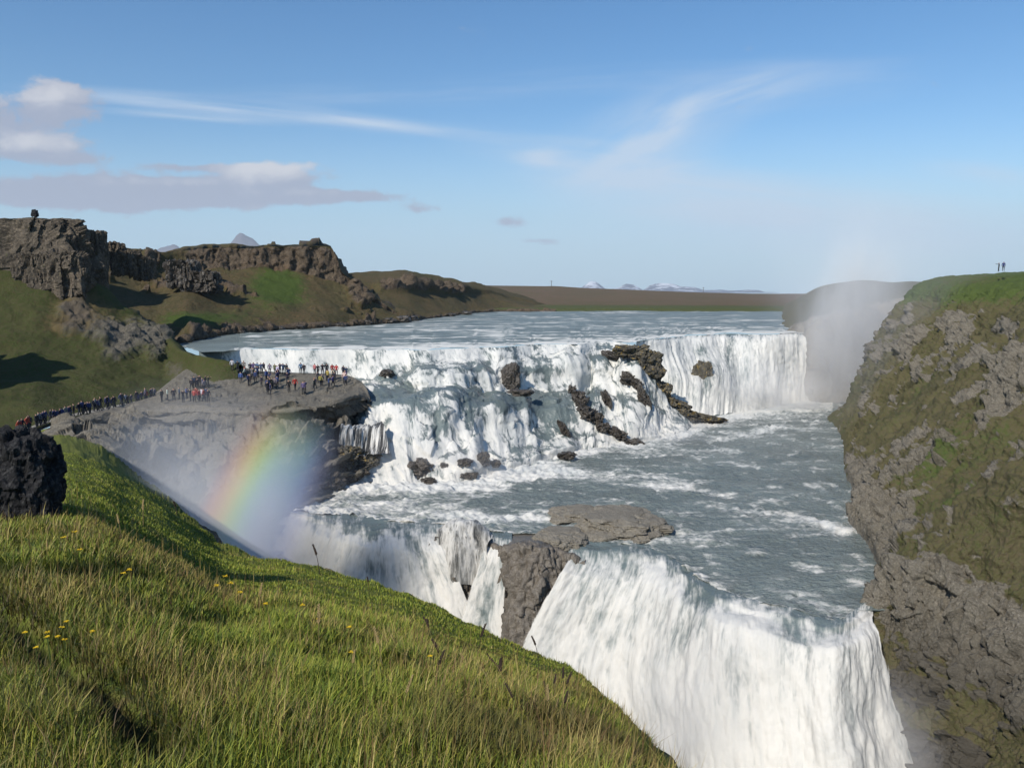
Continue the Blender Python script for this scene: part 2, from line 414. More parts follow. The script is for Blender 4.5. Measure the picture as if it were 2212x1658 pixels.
M_ochre = rock_mat('ochre stained rock', ((.035, .033, .028), (.085, .078, .060), (.17, .15, .11)), 1.0, .7, ((.24, .17, .05), .55), .3)
M_isle = rock_mat('grey river rock', ((.15, .135, .108), (.20, .183, .15), (.26, .24, .20)), 1.3, .9)
M_black = rock_mat('shade-dark lava', ((.010, .010, .011), (.020, .020, .022), (.055, .055, .055)), 3.0, .9, ((.2, .19, .17), .70))  # black paints the near rock's shade, its pale patch the sunlit stone
M_path = rock_mat('gravel path', ((.20, .19, .17), (.25, .24, .215), (.30, .285, .25)), 2.0, .95, None, 0, .3)

# ------------------------------------------------------------------ setting: the land far off
# heath plain running to the horizon
us = [-2500, -900, 200, 860, 1000, 1060, 1190, 1250, 1400, 1530, 1620, 1720, 1900, 2600, 4200]
rows = []
rows.append([('w', (u - UC) / F * 235, 235, 12.5) for u in us])
rows.append([('w', (u - UC) / F * 325, 325, 13.4) for u in us])
rows.append([('w', (u - UC) / F * 332, 332, 15.2) for u in us])
rows.append([(u, 655, 430) for u in us])
rows.append([(u, v, 720) for u, v in zip(us, [636, 636, 636, 632, 632, 632, 634, 637, 641, 645, 645, 645, 645, 645, 645])])
sk = [622, 622, 620, 616, 616, 617, 618, 621, 627, 632, 634, 635, 635, 632, 632]
rows.append([(u, v, 1200) for u, v in zip(us, sk)])
rows.append([(u, v + 1, 2600) for u, v in zip(us, sk)])
rows.append([(u, 634, 12000) for u in us])
G, tr, tc = loft(rows, 6, 120)
near = sstep(G[..., 1], 330, 420)
G[..., 2] += near * fbm(G, .006, 4) * np.clip(G[..., 1] * .004, 0, 6) * np.where(G[..., 1] > 1100, .25, 1)
rust = sstep(350 - G[..., 1], -90, 0) * .8
sheet('ground', G, M_plain, {'mask': np.ones(G.shape[:2]), 'rust': rust}); bpy.context.scene.objects['ground']['kind'] = 'structure'

# pale blue mountains on the horizon
M_mount, s = new_mat('snow streaked mountain')
pos = s.n('ShaderNodeTexCoord').outputs['Object']
zz = s.n('ShaderNodeSeparateXYZ', {0: pos}).outputs[2]
nzm = s.noise(s.mapping(pos, (1, 1, 2)), .006, 6, .7)
snow = s.smooth(s.math('ADD', nzm, s.math('MULTIPLY', zz, .0011)), .48, .62)
cm = s.mix(snow, (.11, .12, .15), (.55, .58, .62))
p = s.n('ShaderNodeBsdfPrincipled', {'Base Color': cm, 'Roughness': .95, 'Specular IOR Level': 0.1})
s.n('ShaderNodeOutputMaterial', {'Surface': p.outputs[0]})
M_peak, s = new_mat('bare blue-grey mountain')
s.n('ShaderNodeOutputMaterial', {'Surface': s.n('ShaderNodeBsdfPrincipled', {'Base Color': (.13, .13, .145, 1), 'Roughness': .95, 'Specular IOR Level': 0.1}).outputs[0]})
def mountain(pts, D, seed, mat):
    u0, u1 = pts[0][0], pts[-1][0]
    uu = np.linspace(u0, u1, 90); vv = np.interp(uu, [p[0] for p in pts], [p[1] for p in pts])
    nn = 24
    G = np.zeros((nn * 2 + 1, 90, 3))
    for j in range(-nn, nn + 1):
        t = 1 - abs(j) / nn
        for k in range(90):
            c = PD(uu[k], vv[k], D); hgt = max(c[2] + 60, 0)
            G[j + nn, k] = (c[0] * (1 + j / nn * .05), D + j / nn * D * .06, -60 + hgt * t ** 1.25)
    r = ridged(G, .0022, 5, .55, seed)
    h = G[..., 2] + 60
    G[..., 2] += r * h * .16
    o = sheet('mountain', G, mat); set_props(o, kind='structure')
    return o
mountain([(230, 640), (430, 580), (495, 532), (508, 519), (525, 512), (546, 517), (566, 531), (640, 580), (840, 640)], 11000, 1.0, M_peak)
mountain([(120, 640), (310, 560), (342, 544), (362, 535), (385, 539), (425, 562), (600, 640)], 11000, 2.0, M_peak)
mountain([(1225, 640), (1255, 622), (1275, 609), (1290, 612), (1310, 626), (1335, 623), (1352, 614), (1370, 616), (1390, 627),
          (1405, 616), (1430, 613), (1450, 614), (1470, 620), (1500, 621), (1520, 627), (1560, 626), (1580, 628), (1620, 626), (1640, 627), (1680, 640)], 12500, 3.0, M_mount)

# hill beyond the bend on the left bank
us = [560, 700, 780, 830, 880, 920, 960, 1000, 1040, 1100, 1200]
shore = [712, 706, 701, 698, 694, 688, 683, 678, 674, 672, 672]
sky_ = [604, 598, 591, 588, 587, 591, 599, 606, 614, 628, 664]
Dsk = [310, 315, 320, 325, 330, 340, 350, 360, 380, 420, 470]
rows = [[(u, v + 4, 'z', 13.0) for u, v in zip(us, shore)],
        [(u, v, 'z', 14.2) for u, v in zip(us, shore)],
        [(u, v * .62 + k * .38, 0) for u, v, k in zip(us, shore, sky_)],
        [(u, v * .36 + k * .64, 0) for u, v, k in zip(us, shore, sky_)],
        [(u, v * .20 + k * .80, 0) for u, v, k in zip(us, shore, sky_)],
        [(u, v, D) for u, v, D in zip(us, sky_, Dsk)],
        [(u, v + 6, D + 90) for u, v, D in zip(us, sky_, Dsk)]]
for k in range(len(us)):
    d0 = PZ(us[k], shore[k], 14.2)[1]
    for r, f in ((2, .3), (3, .48), (4, .52)):
        u, v, _ = rows[r][k]; rows[r][k] = (u, v, d0 + (Dsk[k] - d0) * f)
G, tr, tc = loft(rows, 2.6)
N = normals(G)
Q = px(G)
band = sstep(tr, 2.7, 3.0) * (1 - sstep(tr, 4.0, 4.3))
band = band[:, None] * sstep(Q[..., 0], 800, 840) * (1 - sstep(Q[..., 0], 985, 1020))
G = G + N * (fbm(G, .05, 4)[..., None] * 2.0 * sstep(tr, .9, 1.5)[:, None, None])
G += N * ((ridged(G, (.16, .16, .03), 4) * 3.0 + cells(G, (.35, .35, .2))[0] * 1.6) * band)[..., None]
low = 1 - sstep(tr, 1.0, 1.6)
G += N * (cells(G, .6)[0] * 1.3 * (low * sstep(tr, .9, 1.05))[:, None])[..., None]
mask = 1 - band * 1.0 - (low * .7)[:, None]
rust = .25 + .3 * fbm(G, .03, 3)
o = sheet('hill', G, M_far, {'mask': mask, 'rust': rust}); set_props(o, kind='structure')

# the mesa and the long slope below it
us = [60, 150, 210, 260, 300, 345, 400, 470, 540, 620, 690, 715, 745, 775, 805, 840, 870, 905]
shore = [740, 740, 740, 740, 740, 740, 739, 724, 717.5, 711, 708, 706.5, 704, 702, 700, 698, 696, 689]
skl = [560, 540, 524, 530, 538, 543, 531, 528, 530, 527, 527, 531, 585, 610, 640, 668, 684, 688.5]
base = [600, 590, 560, 566, 572, 580, 575, 572, 574, 574, 588, 596, 606, 625, 652, 676, 688, 689]
Dsk = [190, 190, 192, 196, 200, 205, 212, 216, 218, 220, 222, 223, 223, 224, 226, 229, 231, 234]
rows = [[(u, v + 5, 'z', 12.8) for u, v in zip(us, shore)], [(u, v, 'z', 14.1) for u, v in zip(us, shore)]]
rows = [[(u, v + 5, 150) if u < 370 else c for u, v, c in zip(us, shore, rows[0])], [(u, v, 152) if u < 370 else c for u, v, c in zip(us, shore, rows[1])]]
m1, m2_, bs = [], [], []
for u, v, k, b, D in zip(us, shore, skl, base, Dsk):
    d0 = PZ(u, v, 14.1)[1] if u > 370 else 152
    m1.append((u, v * .66 + b * .34, d0 + (D - d0) * .36)); m2_.append((u, v * .3 + b * .7, d0 + (D - d0) * .70)); bs.append((u, b, d0 + (D - d0) * .95))
rows += [m1, m2_, bs, [(u, k, D) for u, k, D in zip(us, skl, Dsk)], [(u, k + 3, D + 40) for u, k, D in zip(us, skl, Dsk)], [(u, k + 30, D + 80) for u, k, D in zip(us, skl, Dsk)]]
G, tr, tc = loft(rows, 2.3)
N = normals(G); Q = px(G)
on = sstep(tr, .95, 1.6)[:, None]
G = G + N * ((fbm(G, .045, 5) * 2.2 + fbm(G, .2, 3) * .5) * on)[..., None]
cb = (sstep(tr, 3.75, 3.95) * (1 - sstep(tr, 4.7, 4.97)))[:, None] * sstep(Q[..., 0], 370, 440) * (1 - sstep(Q[..., 0], 850, 880))
cv, ce = cells(G, (.30, .30, .17)); cv2, ce2 = cells(G, (.75, .75, .4), 4.0)
G += N * ((ridged(G, (.28, .28, .05), 4) * .7 + (cv - .5) * 1.9 + (cv2 - .5) * 1.2) * cb)[..., None]
low = ((1 - sstep(tr, 1.0, 1.45)) * sstep(tr, .9, 1.05))[:, None]
G += N * (cells(G, .7)[0] * 1.5 * low)[..., None]
rockn = fbm(G, .06, 4, .6, 3.0)
outcrop = sstep(rockn, .16, .30) * (1 - cb) * on
G += N * (outcrop * (cells(G, (.45, .45, .3), 2.0)[0]) * 2.6)[..., None]
mask = .95 - cb * 1.0 - low * .9 - outcrop * .75
greenp = np.exp(-(((Q[..., 0] - 600) / 70) ** 2 + ((Q[..., 1] - 620) / 55) ** 2)) + .8 * np.exp(-(((Q[..., 0] - 440) / 120) ** 2 + ((Q[..., 1] - 690) / 22) ** 2))
rust = .12 + .75 * np.clip(greenp, 0, 1) + .25 * fbm(G, .05, 3)
o = sheet('hill', G, M_far, {'mask': mask, 'rust': rust}); set_props(o, kind='structure')

# boulders and crags standing on that slope
def crag(name, label, cat, centre, size, seed, mat, block=.35, rough=.18, rot=0.0, sub=5, group=None, flat=0.0, csc=1.6, box=1.0):
    """a broken lump of rock: sphere pushed out into Voronoi blocks"""
    bm = bmesh.new(); bmesh.ops.create_icosphere(bm, subdivisions=sub, radius=1.0)
    V = np.array([v.co[:] for v in bm.verts]); Fq = np.array([[v.index for v in f.verts] for f in bm.faces]); bm.free()
    U = np.sign(V) * np.abs(V) ** .62; U /= np.maximum(1e-6, np.abs(U).max(1, keepdims=True)) ** .55
    U = U * box + V * (1 - box)
    cv, ce = cells(U, csc, seed * 3.7); cv2, _ = cells(U, csc * 2.4, seed * 1.3)
    r = 1 + (cv - .5) * block + (cv2 - .5) * block * .5 + fbm(U, 1.7, 5, .55, seed) * rough
    U = U * r[:, None]
    if flat > 0: U[:, 2] = np.where(U[:, 2] > 1 - flat, 1 - flat + (U[:, 2] - 1 + flat) * .25, U[:, 2])
    U *= np.array(size) / 2
    c, s_ = math.cos(rot), math.sin(rot)
    U = np.stack([U[:, 0] * c - U[:, 1] * s_, U[:, 0] * s_ + U[:, 1] * c, U[:, 2]], 1)
    o = mesh_obj(name, U, Fq, mat, smooth=False)
    o.location = centre
    me = o.data
    set_props(o, label, cat, group)
    return o

# ------------------------------------------------------------------ river above the falls
crest = [(330, 733), (380, 745), (440, 760), (480, 758), (560, 752), (700, 755), (850, 757), (1000, 752), (1130, 746), (1250, 742), (1330, 738), (1400, 734), (1500, 724.5), (1600, 722), (1700, 721), (1745, 720.5), (1800, 720)]
ZU = 14.0
def wig(u, seed, per=55.0): return fbm(np.stack([np.asarray(u, float) / per, np.full(np.shape(u), seed), np.full(np.shape(u), seed * 2)], -1), 1.0, 3, .6)
cu = np.array([330, 355, 380, 410] + list(range(440, 1801, 20)), float)
cv_ = np.interp(cu, [c[0] for c in crest], [c[1] for c in crest]) + wig(cu, 3.0) * 6.0 * np.clip((cu - 440) / 60, 0, 1) * np.clip((1790 - cu) / 60, .25, 1)
crest = list(zip(cu.tolist(), cv_.tolist()))
rows = [[('w', (u - UC) / F * 420, 420, ZU) for u, v in crest],
        [(u, 675, 'z', ZU) for u, v in crest],
        [(u, 688 if u > 500 else 715, 'z', ZU) for u, v in crest],
        [(u, v - 10, 'z', ZU) for u, v in crest],
        [(u, v, 'z', ZU - .15) for u, v in crest]]
G, tr, tc = loft(rows, 3.0)
uv = np.stack([G[..., 0], G[..., 1]], -1)
Q = px(G)
chop = fbm(G, (.12, .42, 1), 4, .55) * .38 + ridged(G, (.05, .22, 1), 3) * .18
calm = 1 - sstep(Q[..., 0], 560, 470) * .8
G[..., 2] += chop * sstep(420 - G[..., 1], 0, 60) * calm
foam = .34 + .16 * sstep(ridged(G * [1, 1, 0], (.06, .3, 1), 4, .55, 6.0), .3, .75) + .14 * sstep(tr, 1.2, 3.6)[:, None] + .10 * fbm(G, (.012, .05, 1), 3) + np.clip(chop, -.2, .5) * .35
foam = foam + sstep(tr, 3.1, 4)[:, None] * (.30 + .95 * np.clip(fbm(G, (.10, .3, 1), 4, .6, 4.0), -.3, 1)) - (1 - calm) * .6
o = sheet('river', G, M_upper, {'foam': foam}, uv); set_props(o, kind='structure')

# ------------------------------------------------------------------ the stepped cascade
K = [430, 560, 660, 740] + list(range(775, 1350, 25)) + [1360, 1375, 1392, 1410, 1428, 1445, 1468, 1490, 1520, 1550]
c0 = np.interp(K, [c[0] for c in crest], [c[1] for c in crest])
c0 = np.where(np.array(K) > 1350, np.interp(K, [1360, 1375, 1410, 1445, 1490, 1550], [744, 752, 792, 850, 893, 912]), c0)
base = np.interp(K, [740, 850, 1000, 1080, 1160, 1250, 1330, 1410, 1490, 1550], [1046, 1048, 1044, 1024, 1000, 976, 963, 951, 935, 917])
r1 = np.interp(K, [430, 700, 790, 850, 900, 1000, 1080, 1160, 1250, 1330, 1375, 1410, 1445, 1490, 1550], [800, 812, 822, 812, 800, 788, 785, 782, 770, 778, 785, 815, 862, 898, 914])
r2 = np.interp(K, [430, 700, 790, 850, 900, 1000, 1080, 1160, 1250, 1330, 1375, 1410, 1445, 1490, 1550], [812, 826, 834, 826, 810, 803, 800, 803, 785, 800, 805, 830, 872, 903, 915])
r3 = np.interp(K, [430, 700, 790, 850, 900, 1000, 1080, 1160, 1250, 1330, 1375, 1410, 1445, 1490, 1550], [825, 838, 848, 846, 846, 850, 858, 858, 850, 838, 850, 870, 890, 910, 915.5])
r4 = np.interp(K, [430, 700, 790, 850, 900, 1000, 1080, 1160, 1250, 1330, 1375, 1410, 1445, 1490, 1550], [840, 852, 868, 872, 873, 866, 868, 885, 868, 866, 878, 892, 905, 917, 916])
k9 = np.clip((np.array(K) - 800) / 60, 0, 1) * np.clip((1400 - np.array(K)) / 60, 0, 1)
r1 = r1 - k9 * (r1 - c0) * .30; r2 = r2 - k9 * 3
amp = np.clip((np.array(K) - 770) / 50, 0, 1) * np.clip((1440 - np.array(K)) / 90, 0, 1)
r1 = np.maximum(r1 + amp * 14 * wig(K, 11.0), c0 + 8); r2 = np.maximum(r2 + amp * 16 * wig(K, 13.0), r1 + 4); r3 = np.maximum(r3 + amp * 15 * wig(K, 15.0), r2 + 8); r4 = np.maximum(r4 + amp * 17 * wig(K, 17.0), r3 + 5); base = base + amp * 7 * wig(K, 19.0)
Dr = {1360: 137.0, 1410: 138.5, 1445: 139.3, 1490: 139.6, 1550: 139.7}
net = [[] for _ in range(8)]
for i, u in enumerate(K):
    z0 = ZU - .1
    if u < 1370: D0 = PZ(u, c0[i], z0)[1]
    else: D0 = float(np.interp(u, list(Dr), list(Dr.values())))
    D1 = PZ(u, base[i], -.3)[1]
    if u < 770:                                  # runs out behind the rock shelf
        for r, v, D in ((0, c0[i], D0), (1, r1[i], D0 - 2), (2, r2[i] + 6, D0 - 3), (3, r3[i] + 12, D0 - 3.2), (4, 900, D0 - 3.6), (5, 940, D0 - 3.8), (6, 990, D0 - 4), (7, 1046, D0 - 4)):
            net[r].append((u, v, D))
        continue
    fr = (0, .11, .22, .33, .60, .77, .91, 1.0) if u < 1280 else (0, .13, .27, .40, .60, .77, .91, 1.0)
    jit = .09 * float(wig([u], 23.0)[0]), .10 * float(wig([u], 27.0)[0]), .10 * float(wig([u], 29.0)[0])
    fr = tuple(np.maximum.accumulate(np.array(fr) + np.array((0, 0, jit[0], jit[0], jit[1], jit[2], jit[2] * .5, 0))))
    vs = (c0[i], r1[i], r2[i], r3[i], r4[i], r4[i] * .62 + base[i] * .38, r4[i] * .26 + base[i] * .74, base[i])
    for r in range(8): net[r].append((u, float(vs[r]), D0 + (D1 - D0) * fr[r]))
Gc, trc, tcc = loft(net, 2.2)
Q = px(Gc)
# metres along the flow and across it, for the combed texture
al = np.concatenate([np.zeros((1, Gc.shape[1])), np.cumsum(np.linalg.norm(np.diff(Gc, axis=0), axis=2), 0)], 0)
ac = np.broadcast_to(np.concatenate([[0], np.cumsum(np.linalg.norm(np.diff(Gc[0], axis=0), axis=1))])[None, :], al.shape)
skew = ac - al * .25
uvp = np.stack([skew, al, np.zeros_like(al)], -1)
N = normals(Gc)
rip = fbm(uvp, (.55, .16, 1), 5, .6)
tum = fbm(Gc, .8, 4, .6, 3.0)
fade = (sstep(trc, 0, .5) * (1 - .75 * sstep(trc, 6.6, 7)))[:, None]
ledges = cells(uvp, (.20, .33, 1), 2.0)[0] - .5                    # the broken bedrock showing in the water's shape
ribs = ridged(uvp, (.16, .05, 1), 3, .5, 4.0); heave = fbm(Gc, (.10, .10, .2), 3, .5, 6.0)
Gc = Gc + N * ((rip * .26 + tum * .10 + (ledges * .55 + ribs * .8 + heave * 1.9) * sstep(trc, .3, 1.3)[:, None]) * fade)[..., None]
dz = -np.gradient(Gc[..., 2], axis=0); ds = np.maximum(np.linalg.norm(np.gradient(Gc, axis=0), axis=2), 1e-4)
steep = np.clip(dz / ds, 0, 1)
for _ in range(3): steep = (steep * 2 + np.roll(steep, 1, 0) + np.roll(steep, -1, 0) + np.roll(steep, 1, 1) + np.roll(steep, -1, 1)) / 6
chn = fbm(uvp, (.28, .09, 1), 4, .6, 8.0); blt = fbm(Gc, (.5, .5, .5), 4, .6, 9.0)
foam = .20 + .40 * sstep(steep, .05, .6) + rip * .25 + tum * .2 + chn * .45 + blt * .3
foam += sstep(trc, 4.2, 5.2)[:, None] * .12 - .9 * (1 - sstep(Q[..., 0], 440, 500))
def blob(u, v, ru, rv): return np.exp(-(((Q[..., 0] - u) / ru) ** 2 + ((Q[..., 1] - v) / rv) ** 2))
for (u, v, ru, rv, k) in ((1040, 797, 130, 7, -.30), (1150, 800, 60, 9, -.3), (870, 865, 75, 16, -.42), (960, 895, 60, 20, -.25), (1140, 872, 80, 12, -.42), (1180, 890, 60, 18, -.22), (940, 930, 45, 26, -.34), (1180, 925, 26, 30, -.25), (1015, 905, 16, 30, -.2), (890, 880, 22, 30, -.2),
                           (920, 1015, 30, 14, -.30), (1060, 935, 60, 10, -.1), (1225, 925, 22, 30, -.25), (1300, 775, 50, 10, -.12), (840, 832, 60, 8, -.25), (1560, 800, 1, 1, 0)):
    foam += 1.3 * k * blob(u, v, ru, rv)
uv = np.stack([skew, al], -1)
o = sheet('waterfall', Gc, M_casc, {'foam': foam}, uv)
set_props(o, 'broad white stepped cascade tumbling down ledges between the rock shelf and the ochre ridge', 'waterfall')

# ------------------------------------------------------------------ the tall curtain at its far end
K = list(range(1375, 1740, 20)) + [1745, 1754, 1775]
c0 = np.interp(K, [c[0] for c in crest], [c[1] for c in crest])
base = np.interp(K, [1375, 1420, 1470, 1510, 1560, 1610, 1660, 1705, 1735, 1752, 1775], [890, 898, 905, 905, 897, 890, 882, 874, 869, 867, 866]) + 4 * wig(K, 33.0)
net = [[] for _ in range(6)]
for i, u in enumerate(K):
    D0 = PZ(u, c0[i], ZU - .15)[1]; D1 = PZ(u, base[i], -.3)[1]
    k = np.clip((u - 1560) / 60, 0, 1)
    fv = (0, .05, .28, .55, .82, 1); fd = np.array((0, .22, .42, .55, .75, 1)) * k + np.array((0, .12, .34, .58, .84, 1)) * (1 - k)
    fd = np.clip(fd + np.array((0, 0, .12, .12, .08, 0)) * float(wig([u], 37.0, 30.0)[0]) * (1.2 - k * .6), 0, 1); fv = np.clip(np.array(fv) + np.array((0, 0, .10, .10, .03, 0)) * float(wig([u], 41.0, 45.0)[0]), 0, 1)
    dx = np.array((0, 0, 6, 18, 34, 46)) * (1 - k) * np.clip((1600 - u) / 200, 0, 1) - np.array((0, 0, 0, 0, 0, 0))
    for r in range(6): net[r].append((u + dx[r], float(c0[i] + (base[i] - c0[i]) * fv[r]), float(D0 + (D1 - D0) * fd[r])))
G, tr, tc = loft(net, 2.2)
al = np.concatenate([np.zeros((1, G.shape[1])), np.cumsum(np.linalg.norm(np.diff(G, axis=0), axis=2), 0)], 0)
ac = np.broadcast_to(np.concatenate([[0], np.cumsum(np.linalg.norm(np.diff(G[0], axis=0), axis=1))])[None, :], al.shape)
uvp = np.stack([ac, al, np.zeros_like(al)], -1)
N = normals(G); Q = px(G)
rip = fbm(uvp, (.8, .10, 1), 5, .6); tum = fbm(G, .7, 4, .6, 8.0)
fade = sstep(tr, 0, .8)[:, None]
bulge = 3.0 * np.exp(-(((Q[..., 0] - 1530) / 50) ** 2 + ((Q[..., 1] - 830) / 55) ** 2)) + 1.6 * np.exp(-(((Q[..., 0] - 1450) / 30) ** 2 + ((Q[..., 1] - 850) / 60) ** 2))
G = G + N * ((rip * .5 + tum * .2 + bulge) * fade)[..., None]
foam = .34 + .34 * sstep(tr, .1, 1.0)[:, None] + rip * .40 + .4 * fbm(uvp, (.22, .05, 1), 4, .6, 5.0) + .2 * sstep(tr, 3.8, 4.8)[:, None] + .12 * sstep(Q[..., 0], 1580, 1640)
foam += -.36 * blob(1505, 765, 22, 14) - .5 * blob(1527, 815, 34, 32) - .15 * blob(1455, 815, 20, 45) - .12 * blob(1580, 800, 14, 45) if False else 0
for (u, v, ru, rv, k) in ((1508, 762, 20, 14, -.36), (1527, 822, 34, 40, -.34), (1450, 830, 16, 50, -.18), (1575, 790, 10, 40, -.16)):
    foam += k * np.exp(-(((Q[..., 0] - u) / ru) ** 2 + ((Q[..., 1] - v) / rv) ** 2))
o = sheet('waterfall', G, M_fall, {'foam': foam}, np.stack([ac, al], -1))
set_props(o, 'tall straight white curtain of water at the far end, beside the rising spray', 'waterfall')

# ------------------------------------------------------------------ river between the two falls
ZL = 0.0
K = [575, 590, 640, 700, 760, 850, 960, 1080, 1180, 1235, 1320, 1409, 1477, 1562, 1640, 1720, 1800, 1870, 1960, 2060]
far = np.interp(K, [575, 590, 640, 700, 735, 760, 1000, 1080, 1250, 1330, 1490, 1560, 1650, 1760, 1960, 2060], [1118, 1107, 1084, 1062, 1046, 1020, 1015, 1000, 950, 935, 900, 885, 868, 852, 846, 846])
near = np.interp(K, [575, 590, 640, 700, 780, 860, 930, 1080, 1180, 1235, 1320, 1409, 1477, 1562, 1640, 1720, 1800, 1870, 1960, 2060], [1119, 1110, 1116, 1135, 1150, 1158, 1162, 1178, 1186, 1198, 1205, 1216, 1256, 1312, 1335, 1350, 1370, 1348, 1345, 1345])
CREST_LOW = list(zip(K, near))
rows = [[(u, f, 'z', ZL - .1) for u, f in zip(K, far)], [(u, f * .7 + n * .3, 'z', ZL) for u, f, n in zip(K, far, near)],
        [(u, f * .25 + n * .75, 'z', ZL) for u, f, n in zip(K, far, near)], [(u, n - min(30, (n - f) * .3), 'z', ZL) for u, f, n in zip(K, far, near)],
        [(u, n - min(20, (n - f) * .2), 'z', ZL - .7) for u, f, n in zip(K, far, near)], [(u, n, 'z', ZL - 1.4) for u, n in zip(K, near)]]
G, tr, tc = loft(rows, 2.6)
Q = px(G)
def chop_low(G): return fbm(G * [1, 1, 0], (.35, .6, 1), 5, .6) * .30 + ridged(G * [1, 1, 0], (.13, .22, 1), 4) * .18
chop = chop_low(G)
foam = .23 + chop * .36 + .10 * fbm(G, (.5, .8, 1), 4, .65, 7.0) + .10 * fbm(G, (.06, .1, 1), 3)
basecurve = np.interp(Q[..., 0], [740, 850, 1000, 1080, 1160, 1250, 1330, 1410, 1490, 1560, 1600, 1700, 1765], [1046, 1048, 1044, 1024, 1000, 976, 963, 951, 935, 905, 895, 878, 867])
below = Q[..., 1] - basecurve
foam += .30 * sstep(ridged(G * [1, 1, 0], (.22, .42, 1), 4, .55, 3.0), .42, .8) + .12 * sstep(fbm(G, (.03, .06, 1), 3, .5, 2.0), 0, .5)
foam += .6 * np.exp(-np.clip(below, 0, 999) / 20) * (Q[..., 0] > 690) * (Q[..., 0] < 1800)
def stroke(pts, wd, k):
    d = np.full(Q.shape[:2], 1e9)
    for (x0, y0), (x1, y1) in zip(pts[:-1], pts[1:]):
        a = PZ(x0, y0, 0)[:2]; b = PZ(x1, y1, 0)[:2]; ab_ = b - a
        t = np.clip(((G[..., :2] - a) @ ab_) / (ab_ @ ab_), 0, 1)
        d = np.minimum(d, np.linalg.norm(G[..., :2] - (a + t[..., None] * ab_), axis=2))
    return k * np.exp(-(d / wd) ** 2)
for pts, wd, k in (([(740, 1046), (900, 1056), (1050, 1042), (1200, 1020)], 3.5, .42), ([(1150, 1010), (1350, 1030), (1510, 1058)], 2.2, .36), ([(1250, 1035), (1560, 1068)], 1.5, .2),
                   ([(1570, 1102), (1700, 1112), (1820, 1146)], 1.3, .42), ([(1700, 1128), (1780, 1132)], 1.0, .25), ([(960, 1116), (1180, 1120)], 1.1, .36),
                   ([(700, 1082), (860, 1090), (1010, 1110)], 2.4, .24), ([(660, 1100), (760, 1125), (900, 1140)], 2.6, .26), ([(1610, 940), (1690, 920)], 1.6, .36), ([(1420, 985), (1560, 975), (1610, 1005)], 2.4, .24),
                   ([(1440, 1170), (1500, 1176)], 1.0, .30), ([(1380, 1196), (1500, 1236), (1620, 1300)], 2.0, .18), ([(1240, 1196), (1400, 1212)], 1.2, .25), ([(1800, 905), (1640, 900)], 3.0, .12),
                   ([(1700, 1290), (1860, 1260)], .9, .22), ([(1330, 1010), (1460, 1035)], 2.0, .22)):
    foam += stroke(pts, wd, k)
lipd = np.interp(Q[..., 0], K, near) - Q[..., 1]
foam += .22 * np.exp(-np.clip(lipd - 25, 0, 999) / 16) * (Q[..., 0] > 640)
foam += .2 * sstep(720 - Q[..., 0], 0, 120)
edge = sstep(tr, 0, .4) * (1 - .5 * sstep(tr, 3.6, 4))
G[..., 2] += (chop + np.clip(foam - .3, 0, .6) * fbm(G, 1.1, 3) * .9) * edge[:, None]
uv = np.stack([G[..., 0] * .9 + G[..., 1] * .3, G[..., 1]], -1)
o = sheet('river', G, M_lower, {'foam': foam}, uv); set_props(o, kind='structure')

